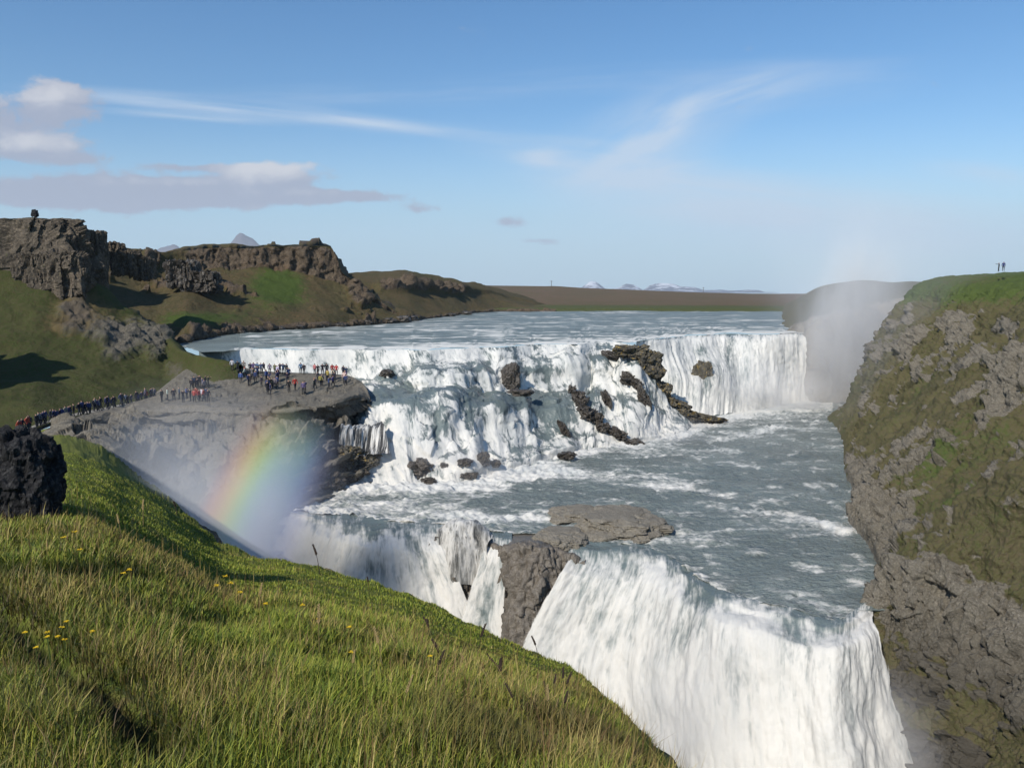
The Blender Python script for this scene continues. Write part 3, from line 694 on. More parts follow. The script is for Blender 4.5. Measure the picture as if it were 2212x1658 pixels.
# ------------------------------------------------------------------ the lower drop: three falls into the gorge
def plunge(name, label, crest_pts, mid_pts, low_pts, D_mid, D_low, seed, thin=0.0):
    top = [(u, v, 'z', ZL - .3) for u, v in crest_pts]
    Dc = [pt(c)[1] for c in top]
    dv = [float(np.interp(u, [577, 640, 760, 2000], [2, 12, 42, 42])) for u, v in crest_pts]
    b0 = [(u, v - d, 'z', ZL - .5) for (u, v), d in zip(crest_pts, dv)]; b1 = [(u, v - d * .8, 'z', ZL) for (u, v), d in zip(crest_pts, dv)]; b2 = [(u, v - d * .35, 'z', ZL - .04) for (u, v), d in zip(crest_pts, dv)]
    q = [(a[0] * .82 + b[0] * .18, a[1] * .84 + b[1] * .16, d - D_mid * .45) for a, b, d in zip(crest_pts, mid_pts, Dc)]
    mid = [(u, v, d - D_mid) for (u, v), d in zip(mid_pts, Dc)]
    bot = [(u, v, d - D_low) for (u, v), d in zip(low_pts, Dc)]
    G, tr, tc = loft([b0, b1, b2, top, q, mid, bot], 2.4)
    G[..., 2] += chop_low(G) * (1 - sstep(tr, 2.6, 3.6))[:, None]
    tr = tr - 2
    al = np.concatenate([np.zeros((1, G.shape[1])), np.cumsum(np.linalg.norm(np.diff(G, axis=0), axis=2), 0)], 0)
    ac = np.broadcast_to(np.concatenate([[0], np.cumsum(np.linalg.norm(np.diff(G[G.shape[0] // 3], axis=0), axis=1))])[None, :], al.shape)
    uvp = np.stack([ac, al, np.zeros_like(al)], -1)
    N = normals(G)
    rip = fbm(uvp, (.9, .09, 1), 5, .6, seed); tum = fbm(G, (.8, .8, .5), 5, .6, seed + 3)
    fine = fbm(uvp, (3.0, .5, 1), 3, .6, seed + 6); plume = fbm(uvp, (.30, .13, 1), 4, .55, seed + 12); clot = fbm(uvp, (.9, .45, 1), 4, .6, seed + 15)
    k = sstep(tr, .8, 2.0)[:, None]
    G = G + N * ((rip * .16 + tum * .13 + fine * .02 + plume * .7 * sstep(ac[:, -1:] - ac, .5, 3.0) + clot * .10) * k)[..., None]
    foam = .08 + .30 * sstep(tr, -1.2, 1.0)[:, None] + .30 * sstep(tr, .9, 1.9)[:, None] + rip * .34 + tum * .14 + plume * .34 + clot * .26 - thin + .22 * sstep(tr, 2.4, 3.6)[:, None]
    foam = foam + (fbm(G, .45, 4, .6, seed + 9) * .5 + chop_low(G) * .3) * (1 - .75 * sstep(tr, 1.0, 2.2))[:, None]
    full = ac[:, -1:] if ac.ndim == 2 else ac
    hole = np.exp(-(np.minimum(ac, full - ac) / .55) ** 2) * .72 * sstep(tr, .6, 1.6)[:, None]
    o = sheet(name, G, M_fall, {'foam': foam, 'hole': hole}, np.stack([ac, al], -1))
    set_props(o, label, 'waterfall', None)
    return o
plunge('waterfall', 'lower fall curving over the lip behind the green slope, crossed by the rainbow',
       [(577, 1117), (592, 1109), (640, 1116), (700, 1135), (780, 1150), (860, 1158), (915, 1160), (958, 1160)],
       [(505, 1215), (540, 1225), (590, 1240), (668, 1265), (764, 1292), (872, 1322), (955, 1338), (1030, 1345)],
       [(470, 1420), (520, 1440), (580, 1470), (665, 1500), (765, 1530), (880, 1550), (970, 1560), (1060, 1560)], 4.0, 7.5, 0.0)
plunge('waterfall', 'narrow stream of water pouring between the wet rock and the brown spur', [(1048, 1166), (1072, 1170), (1106, 1178)], [(1000, 1295), (1040, 1310), (1096, 1325)], [(940, 1500), (1020, 1520), (1105, 1520)], 3.0, 6.0, 2.0, .02)
plunge('waterfall', 'widest lower fall, thick white water filling the foreground of the gorge',
       [(1228, 1199), (1300, 1204), (1409, 1216), (1477, 1256), (1562, 1312), (1640, 1335), (1720, 1350), (1800, 1370), (1852, 1350), (1886, 1326)],
       [(1118, 1400), (1225, 1430), (1340, 1465), (1430, 1490), (1540, 1520), (1640, 1535), (1720, 1550), (1805, 1560), (1880, 1560), (1938, 1520)],
       [(1050, 1700), (1190, 1720), (1330, 1740), (1430, 1760), (1540, 1790), (1650, 1800), (1740, 1810), (1840, 1830), (1940, 1830), (2020, 1780)], 4.5, 8.0, 4.0)

# water at the foot of the gorge
xs = np.linspace(-60, 60, 90); ys = np.linspace(15, 110, 90)
X, Y = np.meshgrid(xs, ys)
G = np.stack([X, Y, np.full_like(X, -21.5)], -1); G[..., 2] += fbm(G, .3, 4) * .8
o = sheet('river', G, M_lower, {'foam': np.full(X.shape, .75)}, np.stack([X, Y], -1)); set_props(o, kind='structure')

# ------------------------------------------------------------------ the near slope down to the rim of the gorge
ue = [-2600, -900, -300, 35, 130, 205, 280, 360, 430, 490, 560, 640, 760, 870, 980, 1080, 1180, 1240, 1268, 1300, 1335, 1365, 1410, 1490]
vr = [1030, 960, 945, 941, 934, 960, 1015, 1075, 1140, 1186, 1207, 1216, 1256, 1282, 1340, 1386, 1430, 1450, 1468, 1500, 1524, 1570, 1630, 1730]
Dr_ = [62, 80, 82, 83, 84, 76, 62, 46, 33, 26, 24, 23, 22, 21, 20, 19, 18, 17.4, 17, 16.2, 15.4, 14, 12, 9.5]
fr = [0, .10, .22, .36, .50, .64, .76, .86, .93, .975, 1]
V0, D0i = 1800.0, 1 / 2.9
net = [[('w', (u - 600) / 130, -9, 22.7) for u in ue], [('w', (u - 700) / 330, .6, 22.25) for u in ue]]
for f in fr:
    r = []
    for u, v, D in zip(ue, vr, Dr_):
        vv = V0 + (v - V0) * f; inv = D0i + (1 / D - D0i) * f
        r.append((u, vv, 1 / inv))
    net.append(r)
d1, d2, d3 = [], [], []
for u, v, D in zip(ue, vr, Dr_):
    P = PD(u, v, D)
    if u < 150:
        d1.append(('w', P[0], P[1] + 4, P[2] - .1)); d2.append(('w', P[0], P[1] + 6, P[2] - 4)); d3.append(('w', P[0], P[1] + 8, -22))
    else:
        h = np.array([.55, .83]) if u > 430 else np.array([.9, .43])
        d1.append(('w', P[0] + h[0] * .7, P[1] + h[1] * .7, P[2] - .9)); d2.append(('w', P[0] + h[0] * 1.6, P[1] + h[1] * 1.6, P[2] - 5)); d3.append(('w', P[0] + h[0] * 4, P[1] + h[1] * 4, -22))
net += [d1, d2, d3]
GF, trf, tcf = loft(net, 3.0, 130)
Df = GF[..., 1]
lump = fbm(GF, .9, 4, .55) * .10 + fbm(GF, .25, 3) * np.clip(Df * .012, 0.02, .5) + fbm(GF, 2.6, 3) * .035
rimk = sstep(trf, 10.6, 11.9)[:, None]
onr = sstep(trf, 1, 2)[:, None] * (1 - .5 * rimk)
GF[..., 2] += lump * onr
rim_jag = fbm(GF, .8, 4) * .3 + fbm(GF, 3, 3) * .08
GF[..., 2] += rim_jag * rimk * np.where(trf < 13, 1, .2)[:, None]
Q = px(GF)
# low earth bank and rope shadow painted as a dark furrow in the grass
def near_line(pts, G2):
    d = np.full(G2.shape[:-1], 1e9)
    for a, b in zip(pts[:-1], pts[1:]):
        a = np.array(a); b = np.array(b); ab_ = b - a
        t = np.clip(((G2 - a) @ ab_) / (ab_ @ ab_), 0, 1)
        d = np.minimum(d, np.linalg.norm(G2 - (a + t[..., None] * ab_), axis=-1))
    return d
def on_slope(u, v):
    k = np.interp(u, ue, vr); D = np.interp(u, ue, Dr_); f = (V0 - v) / (V0 - k)
    return PD(u, v, 1 / (D0i + (1 / D - D0i) * f))
ROPE_SHADE = [on_slope(u, v)[:2] for u, v in ((-60, 1290), (35, 1345), (110, 1405), (180, 1470), (240, 1528), (292, 1578), (350, 1650))]
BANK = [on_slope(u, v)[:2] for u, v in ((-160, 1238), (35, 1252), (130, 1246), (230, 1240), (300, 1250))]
rope_shade = np.exp(-(near_line(ROPE_SHADE, GF[..., :2]) / .07) ** 2); bank = np.exp(-(near_line(BANK, GF[..., :2]) / .25) ** 2)
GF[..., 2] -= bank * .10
GF[..., 2] -= rope_shade * .22
cliffpart = sstep(trf, 12.1, 12.8)[:, None] * (Q[..., 0] > 140)
NF = normals(GF)
GF = GF + NF * (cliffpart * ridged(GF, (.5, .5, .2), 4) * .8)[..., None]
mask = 1.0 - cliffpart * 1.1 - rope_shade * .6 - .25 * sstep(fbm(GF, .5, 4, .6, 5), .2, .5)
rust = .02 + .45 * sstep(fbm(GF, .45, 4, .6, 2), .05, .5) * (Df < 16) + rope_shade * .6  # rope_shade term paints the rope's shadow, not bare soil
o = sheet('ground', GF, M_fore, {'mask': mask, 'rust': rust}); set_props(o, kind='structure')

# ------------------------------------------------------------------ path and the green hillside above it
pu = [-900, -300, 35, 80, 130, 200, 270, 330, 400, 460]
pf = [972, 955, 945, 934, 915, 897, 881, 868, 858, 852]           # front edge
pb = [962, 945, 935, 918, 902, 887, 873, 861, 852, 847]           # back edge
pD = [80, 82, 83, 86, 91, 97, 103, 107, 110, 112]
net = [[(u, v, D) for u, v, D in zip(pu, pf, pD)], [(u, v, D + 3) for u, v, D in zip(pu, pb, pD)]]
G, tr, tc = loft(net, 3.0)
G[..., 2] += .12 + fbm(G, .5, 3) * .05
o = sheet('path', G, M_path); set_props(o, kind='structure')
uh = [-900, -300, 35, 80, 130, 200, 270, 330, 365, 390, 425, 470, 515]
b0 = [962, 945, 935, 918, 902, 887, 873, 861, 857, 853, 851, 849, 852]
bD = [83, 85, 86, 89, 94, 100, 106, 110, 112, 113, 113.5, 113, 112]
t0 = [560, 575, 588, 592, 604, 612, 655, 702, 738, 759, 767, 783, 801]
tD = [125, 132, 137, 138, 139, 141, 141, 139, 135, 127, 119.5, 117.5, 117]
net = [[(u, v + 6, D - 3) for u, v, D in zip(uh, b0, bD)], [(u, v, D) for u, v, D in zip(uh, b0, bD)]]
for f, g in ((.3, .36), (.62, .66), (.86, .88)):
    net.append([(u, a + (b - a) * f, c + (d - c) * g) for u, a, b, c, d in zip(uh, b0, t0, bD, tD)])
net.append([(u, v, D) for u, v, D in zip(uh, t0, tD)])
net.append([(u + 8, v + 4, D + 4) for u, v, D in zip(uh, t0, tD)])
net.append([(u + 30, v + 75, D + 14) for u, v, D in zip(uh, t0, tD)])
G, tr, tc = loft(net, 2.6)
N = normals(G); Q = px(G)
on = sstep(tr, 1, 1.6)[:, None]
G = G + N * ((fbm(G, .06, 4) * 1.6 + fbm(G, .3, 4) * .45) * on)[..., None]
def bl(u, v, ru, rv): return np.exp(-(((Q[..., 0] - u) / ru) ** 2 + ((Q[..., 1] - v) / rv) ** 2))
rk = 1.0 * bl(170, 655, 40, 45) + .9 * bl(235, 700, 70, 35) + 1.1 * bl(290, 735, 60, 28) + .7 * bl(345, 740, 30, 40) + .5 * bl(240, 770, 60, 22) + .35 * bl(100, 620, 60, 20) + .5 * bl(420, 810, 50, 25)
rk = rk + .5 * bl(140, 700, 60, 50) + .45 * bl(330, 790, 70, 26) + .4 * bl(300, 690, 60, 60) + .75 * fbm(G, .16, 5, .62, 4.0)
outc = sstep(rk, .55, .95)
G += N * (outc * (cells(G, (.45, .45, .3), 6.0)[0] * .8 + ridged(G, (.3, .3, .12), 4) * .7 + fbm(G, .6, 4) * .6) * on)[..., None]
# the dark hollow at the left edge
hol = 0
mask = 1.02 - np.clip(rk, 0, 1.2) * .62 - .1 * sstep(tr, 5, 5.6)[:, None] - hol * .9
rust = .10 + .35 * bl(150, 700, 80, 60) + .5 * bl(180, 650, 60, 40) + .55 * fbm(G, .07, 4) + .35 * bl(250, 680, 90, 40)
o = sheet('hill', G, M_hill, {'mask': mask, 'rust': rust}); set_props(o, kind='structure')

# ------------------------------------------------------------------ rock shelf and the west wall of the gorge
us = [200, 260, 320, 400, 480, 560, 640, 700, 745, 775, 792, 800]
XV = iter([(930, 90, 910, 93), (934, 88, 914, 91), (938, 87, 918, 90), (940, 86, 922, 89), (942, 85, 928, 87), (944, 84, 936, 85), (946, 83, 945, 81), (960, 80, 975, 75), (1000, 76, 1020, 70), (1200, 70, 1200, 66)])
def rw(vs, Ds):
    x = next(XV); return [(85, x[0], x[1]), (150, x[2], x[3])] + [(u, v, D) for u, v, D in zip(us, vs, Ds)]
dn = [('w', *(PD(u, v, D) + np.array([0, 4, -6]))) for u, v, D in zip(us, [893, 876, 858, 800, 783, 802, 806, 808, 811, 822, 838, 858], [97, 103, 108, 122, 126, 124, 122, 121, 120, 116, 112, 110])]
net = [[('w', *(PD(85, 930, 92) + np.array([0, 3, -5]))), ('w', *(PD(150, 910, 95) + np.array([0, 3, -5])))] + dn,
       rw([893, 876, 858, 798, 781, 801, 805, 807, 810, 821, 838, 858], [97, 103, 108, 120, 124, 121, 120, 119, 118, 114, 110, 108.5]),
       rw([898, 884, 874, 850, 836, 838, 838, 836, 834, 836, 848, 864], [96, 101, 103.5, 107, 110, 110, 110, 110, 110.5, 110, 108.5, 107.5]),
       rw([905, 892, 884, 882, 883, 884, 880, 873, 862, 852, 858, 872], [94, 98.5, 99.5, 98.5, 97, 96.5, 97, 98.5, 101, 105, 106.8, 106.8]),
       rw([912, 900, 892, 890, 890, 891, 886, 880, 870, 861, 866, 880], [93.5, 97.8, 98.6, 97.6, 96.2, 95.7, 96.4, 98, 100.6, 104.6, 106.6, 106.6]),
       rw([930, 920, 919, 919, 919, 904, 897, 908, 918, 917, 907, 901], [90, 94.5, 97.6, 98.6, 98.4, 98.0, 98.8, 101.6, 104.6, 107.6, 108.6, 107.6]),
       rw([942, 940, 938, 935, 933, 920, 915, 918, 924, 924, 915, 910], [85, 87, 90, 90.5, 91.5, 93, 95, 97.2, 100, 103.4, 106.2, 106.8]),
       rw([965, 975, 985, 1000, 998, 985, 965, 955, 952, 958, 962, 965], [76, 77, 82, 84, 85, 87, 91, 94.5, 97.4, 99.5, 100.6, 101.2]),
       rw([1000, 1035, 1060, 1090, 1095, 1075, 1030, 1000, 990, 992, 1000, 1003], [72, 70, 74, 77, 79, 81.5, 87, 91.5, 95, 97.6, 99, 99.6]),
       rw([1040, 1090, 1130, 1190, 1200, 1190, 1110, 1070, 1052, 1048, 1048, 1050], [68, 66, 68, 71, 73, 77, 84, 90, 93.6, 95.6, 96.2, 96.4]),
       rw([1200, 1250, 1300, 1380, 1400, 1400, 1320, 1270, 1200, 1150, 1130, 1120], [65, 63, 64, 67, 69, 73, 82, 89, 92.5, 95, 96, 96])]
G, tr, tc = loft(net, 2.3)
N = normals(G); Q = px(G)
top = (1 - sstep(tr, 2.9, 3.1))[:, None]
strat = ridged(np.stack([G[..., 0] * .08, G[..., 1] * .08, G[..., 2] * .9 + fbm(G, .1, 2) * .8], -1), 1.0, 3)
G = G + N * (((fbm(G, .25, 4) * .35 + (cells(G, (.35, .35, .35), 5.0)[0] - .5) * .45 + fbm(G, 1.4, 3) * .14) * top * sstep(tr, 1.0, 1.5)[:, None]) + (1 - top) * sstep(tr, 3.2, 4.2)[:, None] * (strat * .6 + (np.mod(G[..., 2] * .62 + fbm(G, .12, 3) * .9, 1.0) ** 1.6 - .4) * 1.7 + (cells(G, (.3, .3, .9), 1.0)[0] - .5) * 1.3 + (cells(G, (.8, .8, 1.8), 3.0)[0] - .5) * .6 + fbm(G, .3, 5) * .8))[..., None]
flt = top * sstep(tr, .9, 1.3)[:, None]
mask = -.1 + .55 * (1 - sstep(Q[..., 0], 230, 380)) * flt + .40 * fbm(G, .12, 4, .6, 2.0) + .30 * flt * sstep(Q[..., 0], 560, 760) * sstep(tr, 2.0, 2.8)[:, None]
mask += .45 * np.exp(-((Q[..., 0] - 700) / 90) ** 2) * (sstep(tr, 5.8, 6.2) * (1 - sstep(tr, 6.8, 7.3)))[:, None]
o = sheet('cliff', G, M_shelf, {'mask': mask, 'rust': mask * 0}); set_props(o, kind='structure')

# thin veil of water slipping off the shelf, beside the cascade
net = [[(738, 916, 98), (770, 917, 99.5), (800, 918, 101), (826, 912, 101.5)], [(735, 922, 96.6), (768, 923, 98.2), (800, 924, 99.6), (830, 920, 100)],
       [(733, 962, 95.3), (768, 963, 96.6), (800, 963, 97.8), (838, 958, 98)], [(731, 985, 94.3), (768, 984, 95.6), (800, 980, 96.4), (842, 978, 97)]]
G, tr, tc = loft(net, 1.6)
al = np.broadcast_to((tr * 3)[:, None], G.shape[:2]); ac = G[..., 0]
G = G + normals(G) * ((fbm(np.stack([ac, al * .2, al * 0], -1), 1.6, 4) * .5)[..., None])
M_veil = water_mat('thin veil of water', (.05, .05, .048), (1.4, .05, 1), (4.0, .2, 1), .48, .66, .9, ripple=.6, rsc=1.0, greyfoam=(.3, .33, .36))
o = sheet('waterfall', G, M_veil, {'foam': np.full(G.shape[:2], .56)}, np.stack([ac, al], -1))
set_props(o, 'thin veil of water streaking dark rock under the tip of the crowded shelf', 'waterfall')

# ------------------------------------------------------------------ far wall behind the spray, hill above it
us = [1690, 1722, 1745, 1780, 1830, 1880, 1940, 2010, 2120, 2300, 2700]
net = [[(u, v, D) for u, v, D in zip(us, [890, 882, 876, 872, 872, 872, 872, 872, 872, 872, 872], [173, 172, 167, 164, 162, 164, 166, 168, 170, 172, 180])],
       [(u, v, D) for u, v, D in zip(us, [760, 748, 770, 770, 765, 760, 755, 750, 745, 745, 745], [180, 178, 172, 169, 168, 170, 172, 174, 176, 180, 186])],
       [(u, v, D) for u, v, D in zip(us, [720, 704, 690, 680, 668, 655, 646, 640, 635, 632, 630], [186, 184, 178, 178, 178, 180, 184, 188, 194, 200, 205])],
       [(u, v, D) for u, v, D in zip(us, [690, 678, 668, 652, 640, 632, 626, 622, 620, 620, 618], [240, 232, 224, 222, 222, 224, 228, 232, 240, 250, 250])],
       [(u, v, D) for u, v, D in zip(us, [662, 645, 632, 617, 608, 606, 609, 608, 605, 602, 600], [380, 360, 345, 335, 330, 325, 318, 310, 305, 300, 300])],
       [(u, v + 8, D + 120) for u, v, D in zip(us, [662, 645, 632, 617, 608, 606, 609, 608, 605, 602, 600], [380, 360, 345, 335, 330, 325, 318, 310, 305, 300, 300])]]
G, tr, tc = loft(net, 3.0)
N = normals(G)
cf = (1 - sstep(tr, 1.8, 2.2))[:, None]
G = G + N * (fbm(G, .04, 4) * 1.6 * (1 - cf) + cf * (ridged(G, (.2, .2, .06), 4) * 1.4 + (cells(G, (.3, .3, .2))[0] - .5) * 2))[..., None]
o = sheet('hill', G, M_right, {'mask': .95 - cf * 1.0 + .3 * fbm(G, .08, 4), 'rust': .2 + .3 * fbm(G, .03, 3)}); set_props(o, kind='structure')

# ------------------------------------------------------------------ the right-hand wall of the canyon
S = [(6, 23, -22), (25, 24, -22), (42, 26.5, -22), (50, 26.6, -22), (53, 26.0, -22), (55.5, 25.6, -14), (57.5, 25.9, -4), (61, 28.4, -1), (65, 31.0, -1), (69, 32.4, -1), (73, 33.4, -1), (80, 34.6, -1), (84, 37, -1), (88.7, 39.3, -1), (94, 41, -1), (99.5, 42.7, -1), (110, 46.8, -1), (120, 50.8, -1), (130, 54, -1), (137, 56, -1), (143, 57.2, -1), (148, 61, -1), (153, 68, -1), (160, 82, -1), (172, 100, -1)]
prof_up = [(0, -.6), (1.2, 1.5), (3.5, 4.0), (8, 8.4), (14, 14.2), (19, 19.2), (24, 23.2), (30, 25.2), (60, 27.0), (110, 29.5), (200, 31)]
prof_dn = [(-1.5, -22), (1.0, -9), (3.0, -2.2), (7, 3.4), (12.5, 10.0), (17, 15.6), (23, 19.6), (36, 23.0), (60, 26.0), (110, 28), (200, 29)]
prof_hd = [(0, -.6), (2.2, 1.6), (4.0, 3.6), (6.8, 9.6), (9.4, 15.4), (12.2, 20.0), (16.2, 24.6), (19.0, 25.6), (40, 26.8), (80, 29.5), (180, 32)]
net = [[] for _ in prof_up]
for (y, x, zb) in S:
    kd = float(np.clip((58 - y) / 5, 0, 1)); kh = float(np.clip((y - 108) / 28, 0, 1))
    dr = np.array([.95, -.31]) * (1 - kh) + np.array([1.0, .05]) * kh
    for r in range(len(prof_up)):
        n = prof_up[r][0] * (1 - kd) + prof_dn[r][0] * kd; z = prof_up[r][1] * (1 - kd) + prof_dn[r][1] * kd
        n = n * (1 - kh) + prof_hd[r][0] * kh; z = z * (1 - kh) + prof_hd[r][1] * kh
        if kh > 0 and y > 150: z = z * .985
        net[r].append(('w', x + dr[0] * n, y + dr[1] * n, z))
G, tr, tc = loft(net, 2.6, 170)
N = normals(G, (0, 100, 60)); Q = px(G)
on = sstep(tr, .2, 1.2)[:, None]
big = fbm(G, .05, 4, .55, 1.0)
gully = ridged(np.stack([G[..., 0] * .03, G[..., 1] * .16, G[..., 2] * .04], -1), 1.0, 4)
rockn = fbm(np.stack([G[..., 0] * .10, G[..., 1] * .10, G[..., 2] * .16], -1), 1.9, 5, .66, 6.0)
zz = G[..., 2]
near_ = 1 - sstep(G[..., 1], 88, 108)
rocky = rockn * 1.25 + near_ * (.40 * np.exp(-((zz - 1.5) / 3.0) ** 2) + .06 * sstep(zz, 0, 6) * (1 - sstep(zz, 14, 20))) + .42 * np.exp(-((zz - 15.5) / 3.6) ** 2) + .40 * np.exp(-((zz - 1.0) / 2.6) ** 2) * (Q[..., 1] > 980) - .30 * sstep(zz, 20, 23) + .22 * (1 - sstep(zz, -8, -3))
outc = sstep(rocky, .17, .60)
cv, ce = cells(G, (.55, .55, .34), 3.0); cv2, _ = cells(G, (1.3, 1.3, .8), 5.0)
vrib = ridged(G, (.38, .38, .05), 4, .5, 2.0)
topk = 1 - .7 * sstep(G[..., 2], 22, 25)
G = G + N * (topk * (big * 1.3 + gully * .5 + (vrib - .25) * (1.0 + .7 * np.exp(-((G[..., 2] - 16) / 5) ** 2)) - .35 + fbm(G, .5, 4) * .35 + fbm(G, 1.6, 4, .6) * .28 + outc * ((cv - .4) * 1.1 + (cv2 - .5) * .7 + ridged(G, (.7, .7, .12), 4) * .55)) * on)[..., None]
mask = 1.0 - outc * 1.05 - .1 * fbm(G, .2, 3)
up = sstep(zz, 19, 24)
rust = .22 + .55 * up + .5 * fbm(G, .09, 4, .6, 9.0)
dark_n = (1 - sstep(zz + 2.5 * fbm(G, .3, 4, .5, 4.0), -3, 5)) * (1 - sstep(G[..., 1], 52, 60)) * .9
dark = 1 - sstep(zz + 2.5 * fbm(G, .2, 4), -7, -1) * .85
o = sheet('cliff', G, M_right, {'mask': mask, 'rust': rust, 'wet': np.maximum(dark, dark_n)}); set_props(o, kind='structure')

# ------------------------------------------------------------------ things standing on the land
bpy.context.view_layer.update()
DG = bpy.context.evaluated_depsgraph_get()
def hit(u, v, fallback=None):
    r = ray(u, v); d = Vector(r).normalized()
    ok, loc, nor, idx, ob, _ = scene.ray_cast(DG, Vector(CAM) + d * .5, d)
    return np.array(loc) if ok else (PD(u, v, fallback or 120))

# basalt cliffs on the skyline at the left
def cliff_at(u, v_top, v_bot, wpx, D, depth, seed, label, block=.30, flat=.12, mat=None, rot=0.0, name='rock', cat='cliff', sub=6, csc=(3.4, 3.4, 1.1), group=None, box=1.0):
    a = PD(u, v_top, D); b = PD(u, v_bot, D)
    h = a[2] - b[2]; wd = wpx * D / F
    c = (a + b) / 2 + np.array([0, depth / 2, 0])
    return crag(name, label, cat, c, (wd, depth, h * 1.08), seed, mat or M_cliff, block, .16, rot, sub, group, flat, np.array(csc), box)
cliff_at(10, 462, 650, 275, 137, 8, 1.0, 'tall weathered basalt cliff with a flat top on the left skyline', .30, .2)
cliff_at(182, 494, 640, 62, 143, 4, 2.0, 'smaller dark basalt block just right of the tall cliff', .28, .16)
cliff_at(118, 552, 640, 100, 134, 5, 3.0, 'pale grey rock bulge at the foot of the tall left cliff', .4, .0, M_cliff)
cliff_at(60, 556, 625, 70, 134, 4, 3.6, 'dark craggy rock below the tall left cliff, above the green slope', .4, .0, M_cliff)
cliff_at(228, 527, 570, 46, 150, 4, 4.0, 'low rounded outcrop on the ridge right of the basalt block', .35, .0)
cliff_at(262, 545, 590, 50, 150, 4, 5.0, 'rough brown outcrop lower on the ridge behind the green spur', .4, .0)
cliff_at(298, 560, 600, 38, 152, 4, 6.0, 'jagged small outcrop at the end of the left ridge', .45, .0)
cliff_at(385, 568, 618, 52, 186, 5, 7.0, 'jagged crag painted shadow-black on the brown slope under the mesa', .5, .0, M_wet)  # black rock colour also paints the shadow the outcrops cast
cliff_at(425, 590, 628, 66, 186, 5, 8.0, 'low shadow-black crag standing for shade beside the jagged one on the brown slope', .5, .0, M_wet)  # dark lump put where the outcrops' shadow falls
o = crag('hill', None, None, np.array([-79.0, 99.0, 14.0]), (13, 11, 24), 9.0, M_cliff, .3, .3, .2, 6, None, 0, np.array((2.0, 2.0, 1.2)), .4); set_props(o, kind='structure')   # unseen crag added beyond the left edge to shade the slope
o = crag('hill', None, None, np.array([-122.0, 150.0, 24.0]), (42, 14, 56), 14.0, M_cliff, .25, .2, 0, 5, None, 0, np.array((2.0, 2.0, 1.2)), .8); set_props(o, kind='structure')   # unseen high bluff added beyond the left edge to shade the gully
crag('cairn', 'little dark stone cairn on top of the tall left cliff', 'cairn', PD(75, 461, 141), (.9, .9, 1.2), 3.3, M_black, .4, .2, 0, 3)
crag('lava_rock', 'shade-dark lava rock standing in the grass at the left edge near the viewer', 'rock', PD(0, 1072, 12.0) + np.array([0, .4, -.05]), (1.36, 1.2, 1.95), 5.5, M_black, .30, .30, .3, 6, None, 0, np.array((1.6, 1.6, 1.2)), .3)

# mesa end cliffs
def river_rock(label, u, v, wpx, hpx, seed, mat, name='boulder', cat='boulder', depth=None, block=.45, group=None, sink=.25, sub=4, foot=None, rot=0.0, tilt=0.0, box=.3):
    P = hit(u, foot if foot else v + hpx * .45); k = P[1] / F
    wd, h = wpx * k, hpx * k * 1.05
    c = PD(u, v, P[1]) + np.array([0, (depth or wd) * .18, -h * .04])
    o = crag(name, label, cat, c, (wd, depth or min(wd, h * 2) * .8 + .4, h), seed, mat, block, .40, rot, sub, group, 0.0, 1.6, box)
    o.rotation_euler = (0, math.radians(tilt), 0)
    o.location.y += .22 * min(wd, h)
    return o
river_rock('rounded brown boulder standing upright in the middle of the cascade', 1103, 819, 42, 60, 11.0, M_wet, sub=5, block=.16)
river_rock('flat dark slab lying just below the rounded boulder', 1124, 849, 54, 15, 12.0, M_wet, block=.25)
river_rock('small dark rock showing in white water behind the crowded shelf', 834, 808, 30, 15, 13.0, M_wet)
for i, (u, v, ww, hh, lab) in enumerate([
        (1368, 824, 50, 24, 'dark wet rock beside the upper ochre ridge, water on both sides'), (1392, 860, 54, 20, 'dark wet rock pointing down the white water below its neighbour'),
        (1332, 772, 60, 18, 'dark rocks breaking the water left of the ochre ridge top'), (1312, 868, 46, 15, 'brown wet rock half veiled by water right of the slanting rib'),
        (1226, 985, 36, 12, 'low dark rock in foam at the right foot of the cascade'), (1220, 930, 40, 16, 'small dark rock veiled by water left of the slanting rib')]):
    river_rock(lab, u, v, ww, hh, 20 + i * 1.7, M_wet, group='wet rocks in the cascade', sub=5, tilt=(25, 68, 20, 72, 0, 62)[i], foot=v + 12)
def broken(poly, n, w0, w1, h0, h1, jit, seed, mat, label, group, depth_at=None, name='boulder'):
    rr = random.Random(seed); L_ = [0]
    for p, q in zip(poly[:-1], poly[1:]): L_.append(L_[-1] + math.dist(p, q))
    for k in range(n):
        t = (k + .5) / n; s_ = t * L_[-1]
        u = float(np.interp(s_, L_, [p[0] for p in poly])) + rr.uniform(-jit, jit); v = float(np.interp(s_, L_, [p[1] for p in poly])) + rr.uniform(-jit, jit) * .6
        ww = (w0 + (w1 - w0) * t) * rr.uniform(.65, 1.35); hh = (h0 + (h1 - h0) * t) * rr.uniform(.65, 1.3)
        P = PD(u, v, depth_at(u)) if depth_at else hit(u, v + hh * .4)
        kk = P[1] / F
        o = crag(name, label, 'rock' if 'rock' in name else 'boulder', PD(u, v, P[1] + (.35 if not depth_at else 0)), (ww * kk, 2.0 + ww * kk * .4, hh * kk * 1.1), seed + k * 1.7, mat, .5, .35, 0, 4, group, 0.0, 1.5, .65)
        o.rotation_euler = (rr.uniform(-.2, .2), rr.uniform(-.1, .5), rr.uniform(-.6, .6))
broken([(1236, 838), (1250, 862), (1270, 892), (1296, 914), (1340, 943), (1382, 956)], 13, 20, 28, 24, 9, 6, 201, M_wet, 'angular wet black rock in the broken rib slanting down through the cascade', 'rocks of the slanting rib')
